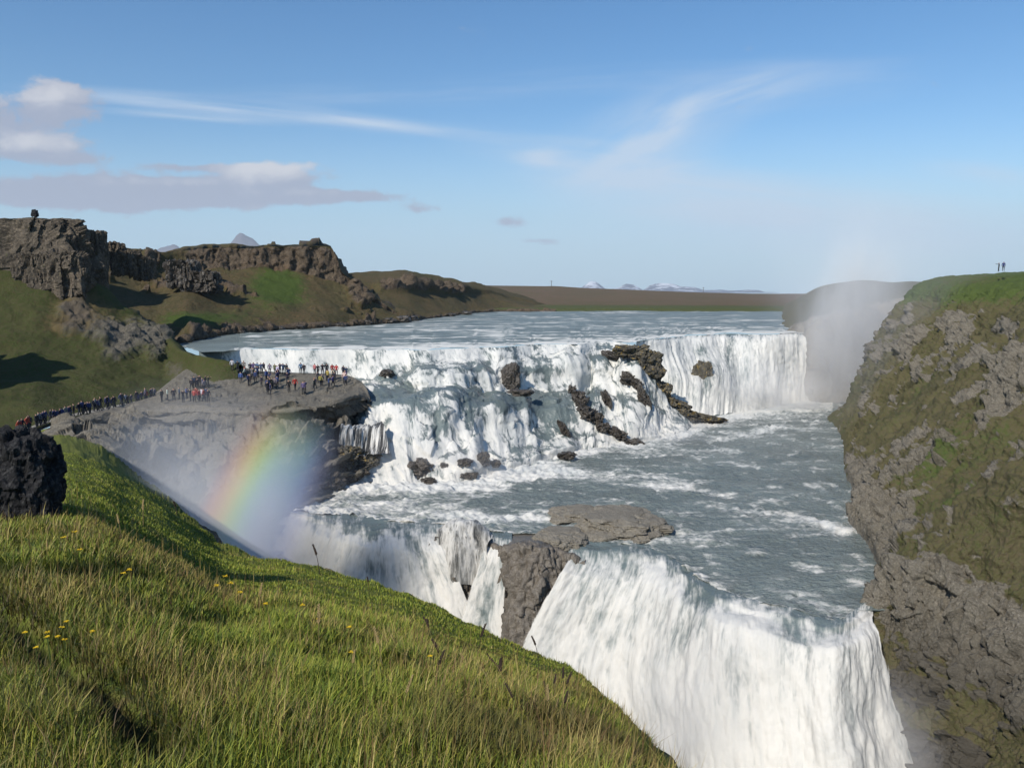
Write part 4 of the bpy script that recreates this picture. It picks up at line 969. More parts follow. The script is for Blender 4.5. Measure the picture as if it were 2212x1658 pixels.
for i, (u, v, ww, hh, lab) in enumerate([
        (908, 1016, 52, 44, 'largest wet rock in the foam at the foot of the cascade'), (1043, 993, 28, 24, 'pointed wet rock at the cascade foot'), (1004, 1000, 32, 16, 'low wet rock left of the pointed one at the cascade foot'),
        (1070, 1002, 22, 14, 'small wet rock right of the pointed one at the cascade foot'), (1012, 1028, 36, 14, 'flat wet rock nearest the calm water at the cascade foot'), (960, 1004, 18, 10, 'tiny wet rock between the largest and the low one'), (925, 1040, 30, 12, 'flat wet rock just below the largest one')]):
    river_rock(lab, u, v, ww, hh, 50 + i * 2.3, M_wet, group='rocks at the cascade foot', sub=4)
# the ochre ridge dividing cascade and curtain
Dk = lambda u: float(np.interp(u, [1350, 1410, 1445, 1490, 1550], [136.5, 138, 138.8, 139.2, 139.4]))
for i, (u, v, ww, hh, lab) in enumerate([(1362, 760, 62, 24, 'grey-brown rock at the top of the ochre ridge'), (1398, 786, 58, 46, 'big ochre block near the top of the ridge between the falls')]):
    k = Dk(u) / F
    crag('ridge_rock', lab, 'rock', PD(u, v, Dk(u) - .6), (ww * k, 3.6, hh * k * 1.1), 71 + i * 1.9, M_ochre, .5, .4, .3 * i, 5, 'rocks of the ochre ridge', 0.0, 1.8, .6)
broken([(1380, 768), (1408, 806), (1424, 836), (1448, 864), (1478, 890), (1510, 904), (1556, 911)], 22, 33, 36, 31, 9, 7, 301, M_ochre, 'broken ochre-brown rock in the ridge descending between cascade and curtain', 'rocks of the ochre ridge', lambda u: Dk(u) - .3, 'ridge_rock')
river_rock('brown rock face behind the curtain, streaked by thin water', 1527, 820, 48, 62, 91.0, M_ochre, depth=3.0, sub=5)
for o in list(scene.objects):
    if 'curtain' in str(o.get('label')) and o.get('category') == 'boulder': o.location.y += 2.9
# rocks under the tip of the shelf
for i, (u, v, ww, hh, lab) in enumerate([
        (735, 988, 76, 44, 'broad brown rock below the thin veil of water'), (780, 992, 64, 36, 'angular brown rock touching the cascade below the veil'), (748, 1026, 70, 40, 'dark wet rock at the corner of the lower pool'),
        (710, 1044, 54, 34, 'dark rock above the lip of the lower fall'), (806, 985, 30, 20, 'small rock at the left edge of the cascade')]):
    river_rock(lab, u, v, ww, hh, 101 + i * 1.9, M_ochre if i < 2 else M_wet, name='rock', cat='rock', group='rocks under the shelf tip', sub=5, block=.5)
# rocky island and the spur between the lower falls
def isle(u, v, wpx, dep, h, seed, lab, rot=0.0):
    P = PZ(u, v, 0)
    return crag('rock_island', lab, 'rock', P + np.array([0, 0, h * .05]), (wpx * P[1] / F, dep, h), seed, M_isle, .16, .30, rot, 6, 'rocks between the lower falls', .1, np.array((1.8, 1.8, 1.2)), .15)
isle(1340, 1140, 205, 9.5, 3.0, 111.0, 'long flat grey rock island above the widest lower fall')
isle(1245, 1117, 118, 5.0, 1.8, 112.0, 'smaller grey rock hump at the upstream end of the island')
isle(1212, 1168, 120, 5.0, 1.8, 113.0, 'low grey rock joining the island to the spur')
us_ = [925, 955, 985, 1020, 1055, 1085, 1108, 1135, 1165, 1200, 1235, 1262]
ve = [1172, 1156, 1140, 1142, 1170, 1184, 1180, 1172, 1174, 1184, 1202, 1216]
ze = [-.6, -.1, .6, .5, -.3, -.4, .2, .7, .7, .3, -.3, -.8]
o1 = [.8, 1.5, 2.3, 2.1, 1.1, .8, 2.0, 2.8, 2.7, 1.5, .6, .4]; o2 = [1.4, 1.8, 2.4, 2.2, 1.4, 1.6, 3.8, 4.0, 3.0, 2.2, 1.6, 1.4]
net = [[(u, v - 52, 'z', -.9) for u, v, z in zip(us_, ve, ze)], [(u, v - 12, 'z', min(z, .25) - .2) for u, v, z in zip(us_, ve, ze)], [(u, v, 'z', z) for u, v, z in zip(us_, ve, ze)],
       [(u, v + 26, PZ(u, v, z)[1] - a * .55) for u, v, z, a in zip(us_, ve, ze, o1)], [(u, v + 85, PZ(u, v, z)[1] - a) for u, v, z, a in zip(us_, ve, ze, o1)],
       [(u - 6, v + 185, PZ(u, v, z)[1] - a) for u, v, z, a in zip(us_, ve, ze, o2)], [(u - 20, v + 420, PZ(u, v, z)[1] - a - 1.5) for u, v, z, a in zip(us_, ve, ze, o2)]]
G, tr, tc = loft(net, 1.8)
G0 = G.copy()
G = G + normals(G) * ((fbm(G, (.7, .7, .35), 5) * .7 + (cells(G, (1.5, 1.5, .8), 8.0)[0] - .5) * .55 + (ridged(G, (1.1, 1.1, .16), 4) - .2) * .45) * sstep(tr, 1.2, 2.4)[:, None])[..., None]
M_spur = rock_mat('spray wet brown rock', ((.085, .074, .060), (.135, .118, .096), (.20, .18, .15)), 1.6, .42, None, .8)
set_props(sheet('rock_spur', G, M_spur), 'steep brown rock spur dropping between the two lower falls', 'rock')

Qs = px(G0); cs = (Qs[2, :, 0] > 948) & (Qs[2, :, 0] < 1062); rs = (tr > 1.2) & (tr < 4.4)
Gv = G0[np.ix_(rs, cs)]; Gv = Gv + normals(Gv) * (.62 + .3 * fbm(Gv, (1.2, 1.2, .2), 4))[..., None]
alv = np.broadcast_to((tr[rs] * 3.0)[:, None], Gv.shape[:2])
M_skin = water_mat('water skin on rock', (.06, .06, .055), (.8, .14, 1), (2.2, .4, 1), .30, .80, 1.0, greyfoam=(.36, .38, .385), holes=True)
o = sheet('waterfall', Gv, M_skin, {'foam': np.full(Gv.shape[:2], .60), 'hole': np.full(Gv.shape[:2], .40)}, np.stack([Gv[..., 0], alv], -1))
set_props(o, 'torn skin of water sliding over the wet rock left of the narrow stream', 'waterfall')

# boulders along the left shore above the falls
for i, (u, v, ww, hh) in enumerate([(520, 716, 16, 7), (556, 713, 20, 8), (604, 709, 18, 8), (640, 706, 26, 10), (690, 704, 22, 9), (735, 702, 20, 9), (788, 696, 24, 10), (838, 693, 28, 12), (868, 690, 32, 13), (890, 687, 22, 9), (1008, 676, 24, 8), (975, 680, 18, 7)]):
    river_rock('%s shore boulder, number counted from the left' % 'dark', u, v, ww, hh, 131 + i * 1.3, M_wet, group='boulders along the far shore', sub=3)
SHORE = [o for o in scene.objects if o.get('group') == 'boulders along the far shore']
for o, t in zip(SHORE, ['leftmost small dark boulder on the far left shore', 'low dark boulder just right of the leftmost shore one', 'dark shore boulder below the left part of the mesa', 'wide dark shore boulder below the green patch',
                        'dark shore boulder below the right half of the mesa', 'dark shore boulder below the mesa end cliff', 'dark shore boulder right of the mesa shadow', 'large dark shore boulder near the rocky point',
                        'largest dark boulder on the rocky point of the shore', 'dark boulder at the very tip of the rocky point', 'far low boulder where the brown hill meets the river', 'small boulder left of the farthest one at the bend']):
    o['label'] = t

# utility poles on the plain
M_pole, s = new_mat('weathered timber'); s.n('ShaderNodeOutputMaterial', {'Surface': s.n('ShaderNodeBsdfPrincipled', {'Base Color': (.10, .085, .075, 1), 'Roughness': .9}).outputs[0]})
def tube(pts, rad, n=6):
    pts = np.array(pts, float); V = []; Fq = []
    for i, p in enumerate(pts):
        t = pts[min(i + 1, len(pts) - 1)] - pts[max(i - 1, 0)]; t /= np.linalg.norm(t)
        a = np.cross(t, (0, 1, 0) if abs(t[1]) < .9 else (1, 0, 0)); a /= np.linalg.norm(a); b = np.cross(t, a)
        r = rad[i] if hasattr(rad, '__len__') else rad
        for k in range(n):
            w_ = 2 * math.pi * k / n; V.append(p + r * (a * math.cos(w_) + b * math.sin(w_)))
    for i in range(len(pts) - 1):
        for k in range(n):
            Fq.append((i * n + k, i * n + (k + 1) % n, (i + 1) * n + (k + 1) % n, (i + 1) * n + k))
    return V, Fq
def pole(u, v, hpx, D, label):
    P = PD(u, v, D); h = hpx * D / F
    e = bpy.data.objects.new('utility_pole', None); e.location = P; col.objects.link(e); set_props(e, label, 'utility pole', 'poles on the plain')
    V, Fq = tube([(0, 0, -1), (0, 0, h * .5), (0, 0, h)], [.32, .26, .2]); mesh_obj('pole_shaft', V, Fq, M_pole, e)
    V, Fq = tube([(-1.6, 0, h * .86), (1.6, 0, h * .86)], .16, 4); mesh_obj('crossarm', V, Fq, M_pole, e)
pole(1191, 619, 13, 900, 'thin utility pole standing on the skyline of the brown plain')
pole(1519, 634, 14, 1100, 'faint utility pole on the plain before the snowy mountains')

# ------------------------------------------------------------------ people
def flat_mat(name, c, rough=.85, objcol=False):
    m, s = new_mat(name)
    cc = s.n('ShaderNodeObjectInfo').outputs['Color'] if objcol else (*c, 1)
    s.n('ShaderNodeOutputMaterial', {'Surface': s.n('ShaderNodeBsdfPrincipled', {'Base Color': cc, 'Roughness': rough, 'Specular IOR Level': .2}).outputs[0]})
    return m
MP = [flat_mat('jacket cloth', (0, 0, 0), .9, True), flat_mat('dark trousers', (.025, .028, .036)), flat_mat('skin', (.45, .28, .2), .6), flat_mat('hair', (.04, .028, .02)), flat_mat('boots', (.03, .025, .02))]
def person_mesh(kind):
    J = {'pel': (0, 0, .95, .135), 'wst': (0, 0, 1.10, .13), 'ch': (0, .0, 1.34, .165), 'nk': (0, .01, 1.50, .06), 'hd': (0, .03, 1.60, .092), 'top': (0, .02, 1.70, .08)}
    E = [('pel', 'wst'), ('wst', 'ch'), ('ch', 'nk'), ('nk', 'hd'), ('hd', 'top')]
    st = .16 if kind == 'walk' else .02
    for sx, n in ((-1, 'L'), (1, 'R')):
        fy = st * sx
        J['hip' + n] = (.10 * sx, 0, .90, .10); J['kn' + n] = (.11 * sx, fy * .9 + .03, .49, .065); J['an' + n] = (.115 * sx, fy * 1.5 - .02, .08, .045); J['to' + n] = (.13 * sx, fy * 1.5 + .15, .04, .04)
        J['sh' + n] = (.20 * sx, 0, 1.42, .075)
        if kind == 'photo': J['el' + n] = (.27 * sx, .16, 1.24, .052); J['wr' + n] = (.09 * sx, .34, 1.48, .038); J['ha' + n] = (.06 * sx, .38, 1.54, .036)
        elif kind == 'point' and sx > 0: J['el' + n] = (.34 * sx, .2, 1.40, .052); J['wr' + n] = (.46 * sx, .42, 1.46, .038); J['ha' + n] = (.5 * sx, .5, 1.48, .036)
        else: J['el' + n] = (.27 * sx, -.04 - fy * .5, 1.15, .052); J['wr' + n] = (.27 * sx, .05 - fy, .92, .038); J['ha' + n] = (.265 * sx, .08 - fy, .84, .036)
        E += [('pel', 'hip' + n), ('hip' + n, 'kn' + n), ('kn' + n, 'an' + n), ('an' + n, 'to' + n), ('ch', 'sh' + n), ('sh' + n, 'el' + n), ('el' + n, 'wr' + n), ('wr' + n, 'ha' + n)]
    names = list(J); me = bpy.data.meshes.new('person'); me.from_pydata([J[n][:3] for n in names], [(names.index(a), names.index(b)) for a, b in E], [])
    o = bpy.data.objects.new('person', me); col.objects.link(o)
    m = o.modifiers.new('skin', 'SKIN'); m.use_smooth_shade = True
    for i, n in enumerate(names):
        me.skin_vertices[0].data[i].radius = (J[n][3], J[n][3] * (.8 if n in ('ch', 'wst', 'pel') else 1)); me.skin_vertices[0].data[i].use_root = (n == 'pel')
    m2 = o.modifiers.new('sub', 'SUBSURF'); m2.levels = 1; m2.render_levels = 1
    dg = bpy.context.evaluated_depsgraph_get()
    out = bpy.data.meshes.new_from_object(o.evaluated_get(dg)); bpy.data.objects.remove(o)
    out.materials.clear()
    for q in MP: out.materials.append(q)
    for p in out.polygons:
        c = p.center; i = 0
        if c.z > 1.66 or (c.z > 1.57 and c.y < .0): i = 3
        elif c.z > 1.49 and abs(c.x) < .13: i = 2
        elif c.z < .1: i = 4
        elif c.z < .90 and abs(c.x) < .235: i = 1
        elif any((c - Vector(J['ha' + n][:3])).length < .075 for n in 'LR'): i = 2
        p.material_index = i
    return out
PM = {k: person_mesh(k) for k in ('stand', 'walk', 'photo', 'point')}
R_ = random.Random(5)
COLS = {'dark': (.02, .022, .03), 'navy': (.03, .045, .12), 'blue': (.07, .13, .24), 'red': (.30, .05, .04), 'pale': (.5, .5, .48), 'purple': (.11, .07, .15), 'olive': (.09, .09, .045), 'yellow': (.35, .28, .08), 'grey': (.15, .15, .16), 'pink': (.34, .15, .19)}
def person(u, v, colour, label, group, kind=None, face=None, D=None, sc=1.0):
    P = PD(u, v, D) if D else hit(u, v)
    o = bpy.data.objects.new('person', PM[kind or R_.choice(['stand', 'stand', 'walk', 'photo'])])
    o.location = P - np.array([0, 0, .03]); o.rotation_euler = (0, 0, R_.uniform(-3.1, 3.1) if face is None else face)
    k = R_.uniform(.94, 1.06) * sc; o.scale = (k * 1.08, k * 1.08, k)
    o.color = (*[c * R_.uniform(.8, 1.2) for c in COLS[colour]], 1)
    col.objects.link(o); set_props(o, label, 'person', group)
    return o
g1 = 'walkers in line along the path'
for i in range(60):
    t = i / 59; u = 40 + 292 * t ** .92 + R_.uniform(-5, 5)
    v = float(np.interp(u, pu, [(a * .5 + b * .5) for a, b in zip(pf, pb)])) + R_.uniform(-3.5, 3.0)
    if u < 64: c = R_.choice(['red', 'red', 'pale', 'dark'])
    else: c = R_.choices(['dark', 'navy', 'grey', 'red', 'pale', 'blue'], [9, 5, 3, 1.1, 1.2, .8])[0]
    lab = {'dark': 'walker in a dark jacket in the crowded line on the gravel path', 'navy': 'walker in a navy jacket in the crowded line on the gravel path', 'grey': 'walker in a grey jacket in the crowded line on the gravel path',
           'red': 'walker in a red jacket among dark ones in the line on the path', 'pale': 'walker in a pale top in the line on the gravel path', 'blue': 'walker in a bright blue jacket in the line on the path'}[c]
    if u < 64: lab = {'red': 'walker in red at the left end of the path above the lava rock', 'pale': 'walker in white at the left end of the path above the lava rock', 'dark': 'walker in black at the left end of the path above the lava rock'}[c]
    person(u, v, c, lab, g1, R_.choice(['walk', 'walk', 'stand']), R_.choice([-1.4, 1.6]) + R_.uniform(-.4, .4), float(np.interp(u, pu, pD)) + 1.4)
g2 = 'people gathered where the path meets the shelf'
for u, v, c in [(350, 868, 'dark'), (362, 864, 'pale'), (376, 866, 'dark'), (388, 862, 'navy'), (396, 868, 'dark'), (404, 861, 'blue'), (412, 866, 'dark'), (420, 868, 'red'), (424, 863, 'red'), (430, 866, 'red'), (436, 864, 'pale'), (441, 867, 'red'), (446, 863, 'navy'), (450, 868, 'dark'),
                (414, 843, 'dark'), (420, 838, 'navy'), (426, 842, 'dark'), (432, 836, 'dark'), (438, 840, 'navy'), (444, 834, 'dark'), (450, 838, 'dark'), (442, 846, 'grey')]:
    lab = ('person in a %s jacket in the ' + ('red-and-white knot of people beside the shelf' if 415 < u and v > 855 else 'dark cluster of people climbing above the knot' if v < 850 else 'loose group arriving at the shelf')) % c
    person(u, v, c, lab, g2)
g3 = 'people standing along the back edge of the shelf'
for u, v, c, lab in [(502, 800, 'pale', 'person in white at the left end of the back row on the shelf'), (514, 803, 'dark', 'person in black second from left in the back row'), (527, 804, 'grey', None), (541, 806, 'dark', None), (548, 807, 'purple', None), (556, 806, 'blue', None), (564, 807, 'navy', None), (570, 805, 'dark', None),
                     (583, 808, 'grey', None), (594, 808, 'olive', None), (605, 808, 'dark', None), (612, 809, 'navy', None), (619, 809, 'dark', 'person in black at the right end of the left half of the back row'), (650, 807, 'blue', 'tall person in pale blue standing left of the gap over white water'), (657, 809, 'dark', 'person in black beside the one in pale blue'),
                     (680, 808, 'pink', 'person in pink on the back edge of the shelf'), (687, 810, 'dark', None), (697, 810, 'dark', None), (706, 809, 'dark', None), (718, 810, 'red', 'person in dark red left of a twin on the back edge'), (727, 810, 'red', 'person in dark red right of a twin on the back edge'),
                     (742, 813, 'dark', 'person in black second from the right end of the shelf'), (748, 815, 'navy', 'person in navy at the right end of the back row')]:
    person(u, v, c, lab or 'person in a %s jacket in the row silhouetted against white water' % c, g3, None, R_.uniform(-.7, .7))
g4 = 'people scattered over the top of the shelf'
for i in range(48):
    if i < 20: u, v = R_.uniform(520, 625), R_.uniform(812, 838)
    elif i < 30: u, v = R_.uniform(556, 640), R_.uniform(836, 852)
    elif i < 42: u, v = R_.uniform(655, 720), R_.uniform(816, 852)
    else: u, v = R_.uniform(705, 752), R_.uniform(818, 834)
    c = R_.choices(list(COLS), [13, 6, 1.6, 1.6, 2.6, 1.6, 2, 1, 4, .6])[0]
    place = 'left half' if u < 640 else 'right half'
    person(u, v, c, 'person in a %s jacket among the crowd on the %s of the rock shelf' % (c, place), g4)
person(2157, 586, 'dark', 'hiker in dark clothes on the skyline of the right cliff, left of the pair', 'hikers on the right skyline', 'point', 1.2, None, .8)
person(2167, 585, 'navy', 'hiker in navy on the skyline of the right cliff, right of the pair', 'hikers on the right skyline', 'stand', -1.0, None, .8)

# ------------------------------------------------------------------ grass of the near slope
def grass_mat(name, trans=.15):
    m, s = new_mat(name)
    c = s.n('ShaderNodeAttribute', attribute_name='tint').outputs['Color']
    d = s.n('ShaderNodeBsdfPrincipled', {'Base Color': c, 'Roughness': .55, 'Specular IOR Level': .25})
    t = s.n('ShaderNodeBsdfTranslucent', {'Color': c})
    s.n('ShaderNodeOutputMaterial', {'Surface': s.n('ShaderNodeMixShader', {0: trans, 1: d.outputs[0], 2: t.outputs[0]}).outputs[0]})
    return m
M_blade = grass_mat('grass blade')
QF = px(GF)
c00, c10, c01, c11 = GF[:-1, :-1], GF[1:, :-1], GF[:-1, 1:], GF[1:, 1:]
area = np.linalg.norm(np.cross(c11 - c00, c10 - c01), axis=2) / 2
qc = QF[:-1, :-1]; Dc = c00[..., 1]
vis = (qc[..., 0] > -120) & (qc[..., 0] < 2250) & (qc[..., 1] > 850) & (qc[..., 1] < 1820) & (Dc > 2.2) & (trf[:-1] < 12.02)[:, None]
dens = np.where(vis, np.minimum(2600, 2600 * (5.0 / np.maximum(Dc, 1)) ** 1.5), 0)
dens = np.where(Dc > 34, 0, dens)
ex = (area * dens)
NB = int(min(300000, ex.sum()))
pr = (ex / ex.sum()).ravel(); idx = rng.choice(pr.size, NB, p=pr)
ii, jj = np.unravel_index(idx, ex.shape); a_ = rng.random(NB)[:, None]; b_ = rng.random(NB)[:, None]
base = (c00[ii, jj] * (1 - a_) + c10[ii, jj] * a_) * (1 - b_) + (c01[ii, jj] * (1 - a_) + c11[ii, jj] * a_) * b_
shade_dist = near_line(ROPE_SHADE, base[:, :2]); keep = shade_dist > .05 + .05 * rng.random(NB)
base = base[keep]; NB = len(base); Db = base[:, 1]; qb = px(base)
tuft = fbm(base, 1.3, 4, .6, 1.0); tall = fbm(base, .35, 3, .5, 7.0)
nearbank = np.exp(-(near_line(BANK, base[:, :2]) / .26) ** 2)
near_shade = np.exp(-(near_line(ROPE_SHADE, base[:, :2]) / .19) ** 2)
straw = .10 + .70 * np.clip(fbm(base, .55, 4, .62, 3.0) * 2.0, -.4, 1) + .32 * np.exp(-((qb[:, 1] - 1235) / 80) ** 2) * (qb[:, 0] < 820) + .30 * (qb[:, 0] > 780) * (Db < 15) - .35 * (Db > 14)
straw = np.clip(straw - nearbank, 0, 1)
L = (.085 + .09 * rng.random(NB) + .17 * np.clip(tuft, -.6, 1) + .06 * tall) * (1 - .62 * sstep(Db, 10.5, 14))
L = np.clip(L, .03, .4) * (1 + .3 * nearbank) * (1 - .55 * near_shade)
Wd = (.0028 + .0022 * rng.random(NB)) * np.clip(Db / 5.0, .8, 1.9)
isst = rng.random(NB) < straw * .5
L = np.where(isst, L * (1.1 + .9 * rng.random(NB) ** 3), L); Wd = np.where(isst, Wd * .7, Wd)
ang = rng.random(NB) * 2 * math.pi
lean = (.15 + .75 * rng.random(NB)) * L
wind = np.array([.42, .18, 0])
tallst = (rng.random(NB) < .010) & (Db < 15)
L = np.where(tallst, .26 + .22 * rng.random(NB), L); Wd = np.where(tallst, .0016 * np.clip(Db / 4, 1, 3), Wd); isst = isst | tallst; lean = np.where(tallst, lean * .25, lean)
dirx = np.stack([np.cos(ang), np.sin(ang), np.zeros(NB)], 1) * lean[:, None] + wind * L[:, None] * .08
side = np.stack([-np.sin(ang + .6 * rng.standard_normal(NB)), np.cos(ang), np.zeros(NB)], 1); side /= np.linalg.norm(side, axis=1)[:, None]
up = np.array([0, 0, 1.0])
p1 = base + up * (L * .55)[:, None] + dirx * .35; p2 = base + up * (L * .92)[:, None] + dirx
base = base - up * .02
Vb = np.stack([base - side * Wd[:, None], base + side * Wd[:, None], p1 - side * (Wd * .75)[:, None], p1 + side * (Wd * .75)[:, None], p2], 1).reshape(-1, 3)
o5 = np.arange(NB)[:, None] * 5
T = np.stack([o5 + [0, 1, 3], o5 + [0, 3, 2], o5 + [2, 3, 4]], 1).reshape(-1, 3)
gr = np.array([[.15, .20, .022], [.21, .24, .030], [.28, .28, .045], [.085, .125, .017]])[rng.integers(0, 4, NB)]
stc = np.array([[.30, .24, .07], [.24, .18, .06], [.38, .31, .11], [.17, .105, .045]])[rng.integers(0, 4, NB)]
ct = np.where(isst[:, None], stc, gr * (1 - straw[:, None] * .3) + np.array([.16, .12, .03]) * straw[:, None] * .3)
ct = ct * (1 + .2 * rng.standard_normal(NB) + .35 * tuft)[:, None].clip(.45, 1.6)
brown = sstep(fbm(base, .8, 4, .6, 12.0), .10, .34) * (.35 + .65 * (qb[:, 0] > 600)) * (Db < 14)
ct = ct * (1 - brown[:, None] * .62) + np.array([.075, .042, .022]) * (brown * .62)[:, None]
ct = ct * (1 - nearbank[:, None] * .80) * (1 - near_shade[:, None] * .85)  # blades along the furrow darkened to paint the rope's shadow
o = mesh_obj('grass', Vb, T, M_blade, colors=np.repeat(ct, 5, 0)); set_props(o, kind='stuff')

# tall seed-headed stalks
M_dark_stalk = flat_mat('dark seed head', (.045, .032, .026)); M_straw = flat_mat('dry straw stem', (.26, .20, .09)); M_pet = flat_mat('yellow petal', (.62, .42, .02)); M_pale_head = flat_mat('pale seed head', (.30, .23, .11)); M_stem = flat_mat('green stem', (.07, .10, .025))
def stalk(u, v, hpx, lean, dark, label):
    P = hit(u, v); h = hpx * P[1] / F
    e = bpy.data.objects.new('grass_stalk', None); e.location = P; col.objects.link(e); set_props(e, label, 'grass stalk', 'tall stalks on the near slope')
    pts = [(lean * h * t * t, 0, h * t - .02) for t in np.linspace(0, 1, 7)]
    wd = max(.0016, 1.7 * P[1] / F / 2)
    V, Fq = tube(pts, [wd * (1 - .4 * t) for t in np.linspace(0, 1, 7)], 5); mesh_obj('stem', V, Fq, M_dark_stalk if dark else M_straw, e)
    V = []; Fq = []
    for k in range(16):                                  # little spikelets either side of the bending tip
        t = .66 + .36 * k / 16; c = np.array([lean * h * t * t, 0, h * t - .02]); s_ = (1 if k % 2 else -1)
        l = .10 * h * (1.15 - t) + .03 * h; wv = max(.003, 3.4 * P[1] / F / 2)
        tip = c + np.array([s_ * l * .45 + lean * l * .5, R_.uniform(-.3, .3) * l, l * .8])
        q, f = tube([c, (c + tip) / 2, tip], [wv * .6, wv * 1.1, wv * .2], 4); o_ = len(V); V += q; Fq += [tuple(i + o_ for i in x) for x in f]
    mesh_obj('seed_head', V, Fq, M_dark_stalk if dark else M_pale_head, e)
for u, v, h, ln, dk, lab in [(690, 1240, 70, -.18, 1, 'tall dark seed stalk leaning left against the white lower fall'), (797, 1275, 34, -.1, 1, 'short dark seed stalk on the rim right of the tall one'), (1163, 1428, 62, -.25, 1, 'dark grass stalk on the rim crossing the widest fall'),
                             (690, 1420, 130, .02, 0, 'pale straw stalk upright in the middle of the slope'), (826, 1450, 110, -.15, 0, 'pale straw stalk leaning left below the rim'), (960, 1460, 92, -.3, 1, 'dark nodding seed head leaning left on the mossy slope'), (940, 1490, 100, .22, 1, 'dark nodding seed head leaning right on the mossy slope'),
                             (1072, 1462, 60, -.35, 1, 'small dark seed head near the rim bend'), (1100, 1500, 90, -.45, 1, 'dark seed head drooping far left near the rim bend'), (1185, 1572, 110, -.03, 0, 'lone pale straw stalk at the right foot of the slope'), (1120, 1560, 100, -.3, 1, 'dark seed head low on the right of the slope'),
                             (760, 1480, 90, .1, 0, 'straw stalk among brown grass in mid slope'), (310, 1140, 66, .05, 0, 'pale straw stalk on the left rim before the mist'), (262, 1165, 60, -.1, 0, 'straw stalk near the lava rock'), (382, 1110, 30, -.2, 1, 'short dark stalk on the gorge rim by the mist'), (870, 1560, 120, .2, 0, 'straw stalk leaning right in the foreground'),
                             (1290, 1560, 40, .4, 1, 'short dark stalk at the right rim'), (560, 1330, 80, .12, 0, 'straw stalk on the left of the brown band')]:
    stalk(u, v, h, ln, dk, lab)
for k in range(16):
    u = R_.uniform(850, 1220); v = float(np.interp(u, ue, vr)) + R_.uniform(45, 150)
    stalk(u, v, R_.uniform(50, 95), R_.uniform(-.45, .25), 1 if k % 4 else 0, 'seed-headed grass stalk among the scattered ones at the right of the near slope')
def flower(u, v, rpx, label):
    P = hit(u, v); r = rpx * P[1] / F; h = .25 + R_.uniform(0, .08)
    e = bpy.data.objects.new('wildflower', None); e.location = P; col.objects.link(e); set_props(e, label, 'flower', 'yellow wildflowers in the grass')
    V, Fq = tube([(0, 0, -.02), (.01, 0, h * .5), (.0, 0, h)], .0022, 4); mesh_obj('stem', V, Fq, M_stem, e)
    V = []; Fq = []
    for k in range(7):
        a = 2 * math.pi * k / 7; ca, sa = math.cos(a), math.sin(a); z0 = h + R_.uniform(-.2, .2) * r
        b = len(V); V += [(0, 0, z0), (r * .6 * ca - r * .3 * sa, r * .6 * sa + r * .3 * ca, z0 + r * .35), (r * ca, r * sa, z0 + r * .25), (r * .6 * ca + r * .3 * sa, r * .6 * sa - r * .3 * ca, z0 + r * .35)]; Fq.append((b, b + 1, b + 2, b + 3))
    mesh_obj('bloom', V, Fq, M_pet, e)
FL = [(140, 1385), (150, 1378), (130, 1392), (145, 1400), (205, 1385), (110, 1415), (60, 1390), (85, 1440), (270, 1243), (283, 1238), (470, 1262), (488, 1225), (500, 1240), (755, 1348), (140, 1150), (175, 1178), (165, 1145), (110, 1430), (655, 1300), (575, 1290), (520, 1262), (760, 1420), (930, 1420), (690, 1330)]
for u, v in FL:
    where = ('in the cluster beside the painted rope shadow' if u < 240 and v > 1330 else 'near the shade-dark lava rock' if v < 1200 and u < 240 else 'by the dark bank' if v < 1250 and u < 300 else 'on the brow over the misty gorge' if v < 1270 else 'scattered in the brown mid slope')
    flower(u, v + 60, 7, 'small yellow wildflower ' + where)

# ------------------------------------------------------------------ spray, rainbow and air
def mist(label, centre, size, dens, seed, colour=(.93, .95, 1.0), nsc=1.6, g=-.15, lo=.30, hi=.75, name='spray'):
    m = bpy.data.materials.new('drifting spray'); m.use_nodes = True; s = NT(m.node_tree)
    oc = s.n('ShaderNodeTexCoord').outputs['Object']
    l = s.vmath('LENGTH', oc)
    fall = s.smooth(l, 1.0, .15)
    nz = s.noise(s.mapping(oc, (nsc * 1.3, nsc * 1.3, nsc * .8), loc=(seed, seed * 2, seed * 3)), 1.0, 4, .55, .5)
    d = s.math('MULTIPLY', s.math('MULTIPLY', fall, s.smooth(nz, lo, hi)), dens)
    v = s.n('ShaderNodeVolumePrincipled', {'Color': (*colour, 1), 'Density': d, 'Anisotropy': g, 'Absorption Color': (1, 1, 1, 1)})
    s.n('ShaderNodeOutputMaterial', {'Volume': v.outputs[0]})
    bm = bmesh.new(); bmesh.ops.create_icosphere(bm, subdivisions=3, radius=1.0)
    me = bpy.data.meshes.new(name); bm.to_mesh(me); bm.free(); me.materials.append(m)
    o = bpy.data.objects.new(name, me); o.location = centre; o.scale = size; col.objects.link(o)
    set_props(o, label, 'spray', None, 'stuff')
    return o
GREY = (.80, .84, .92)
mist('tall grey plume of spray rising from the far curtain beside the right cliff', PD(1840, 730, 161), (14, 8, 26), .34, 1.0, GREY)
mist('white burst of spray at the foot of the far curtain', PD(1705, 862, 156), (13, 6, 7.5), .30, 2.0)
mist('bright mist hugging the near rim of the gorge', PD(455, 1135, 43), (7, 4.5, 5.5), .30, 9.0, GREY, nsc=.9, lo=.2)
mist('soft white spray in front of the far curtain', PD(1640, 835, 152), (15, 5, 8), .14, 10.0)
mist('wide soft haze of spray drifting over the right cliff foot', PD(1850, 690, 152), (20, 8, 26), .05, 11.0, GREY, lo=.1)
mist('spray hanging over the foot of the stepped cascade', PD(960, 1005, 97), (17, 3.5, 4.5), .09, 13.0)
mist('soft spray in front of the widest fall', PD(1500, 1500, 52), (19, 3.5, 8), .07, 14.0)
mist('thin wide haze of spray across the right cliff', PD(1960, 720, 128), (34, 9, 26), .016, 12.0, GREY, lo=.1)
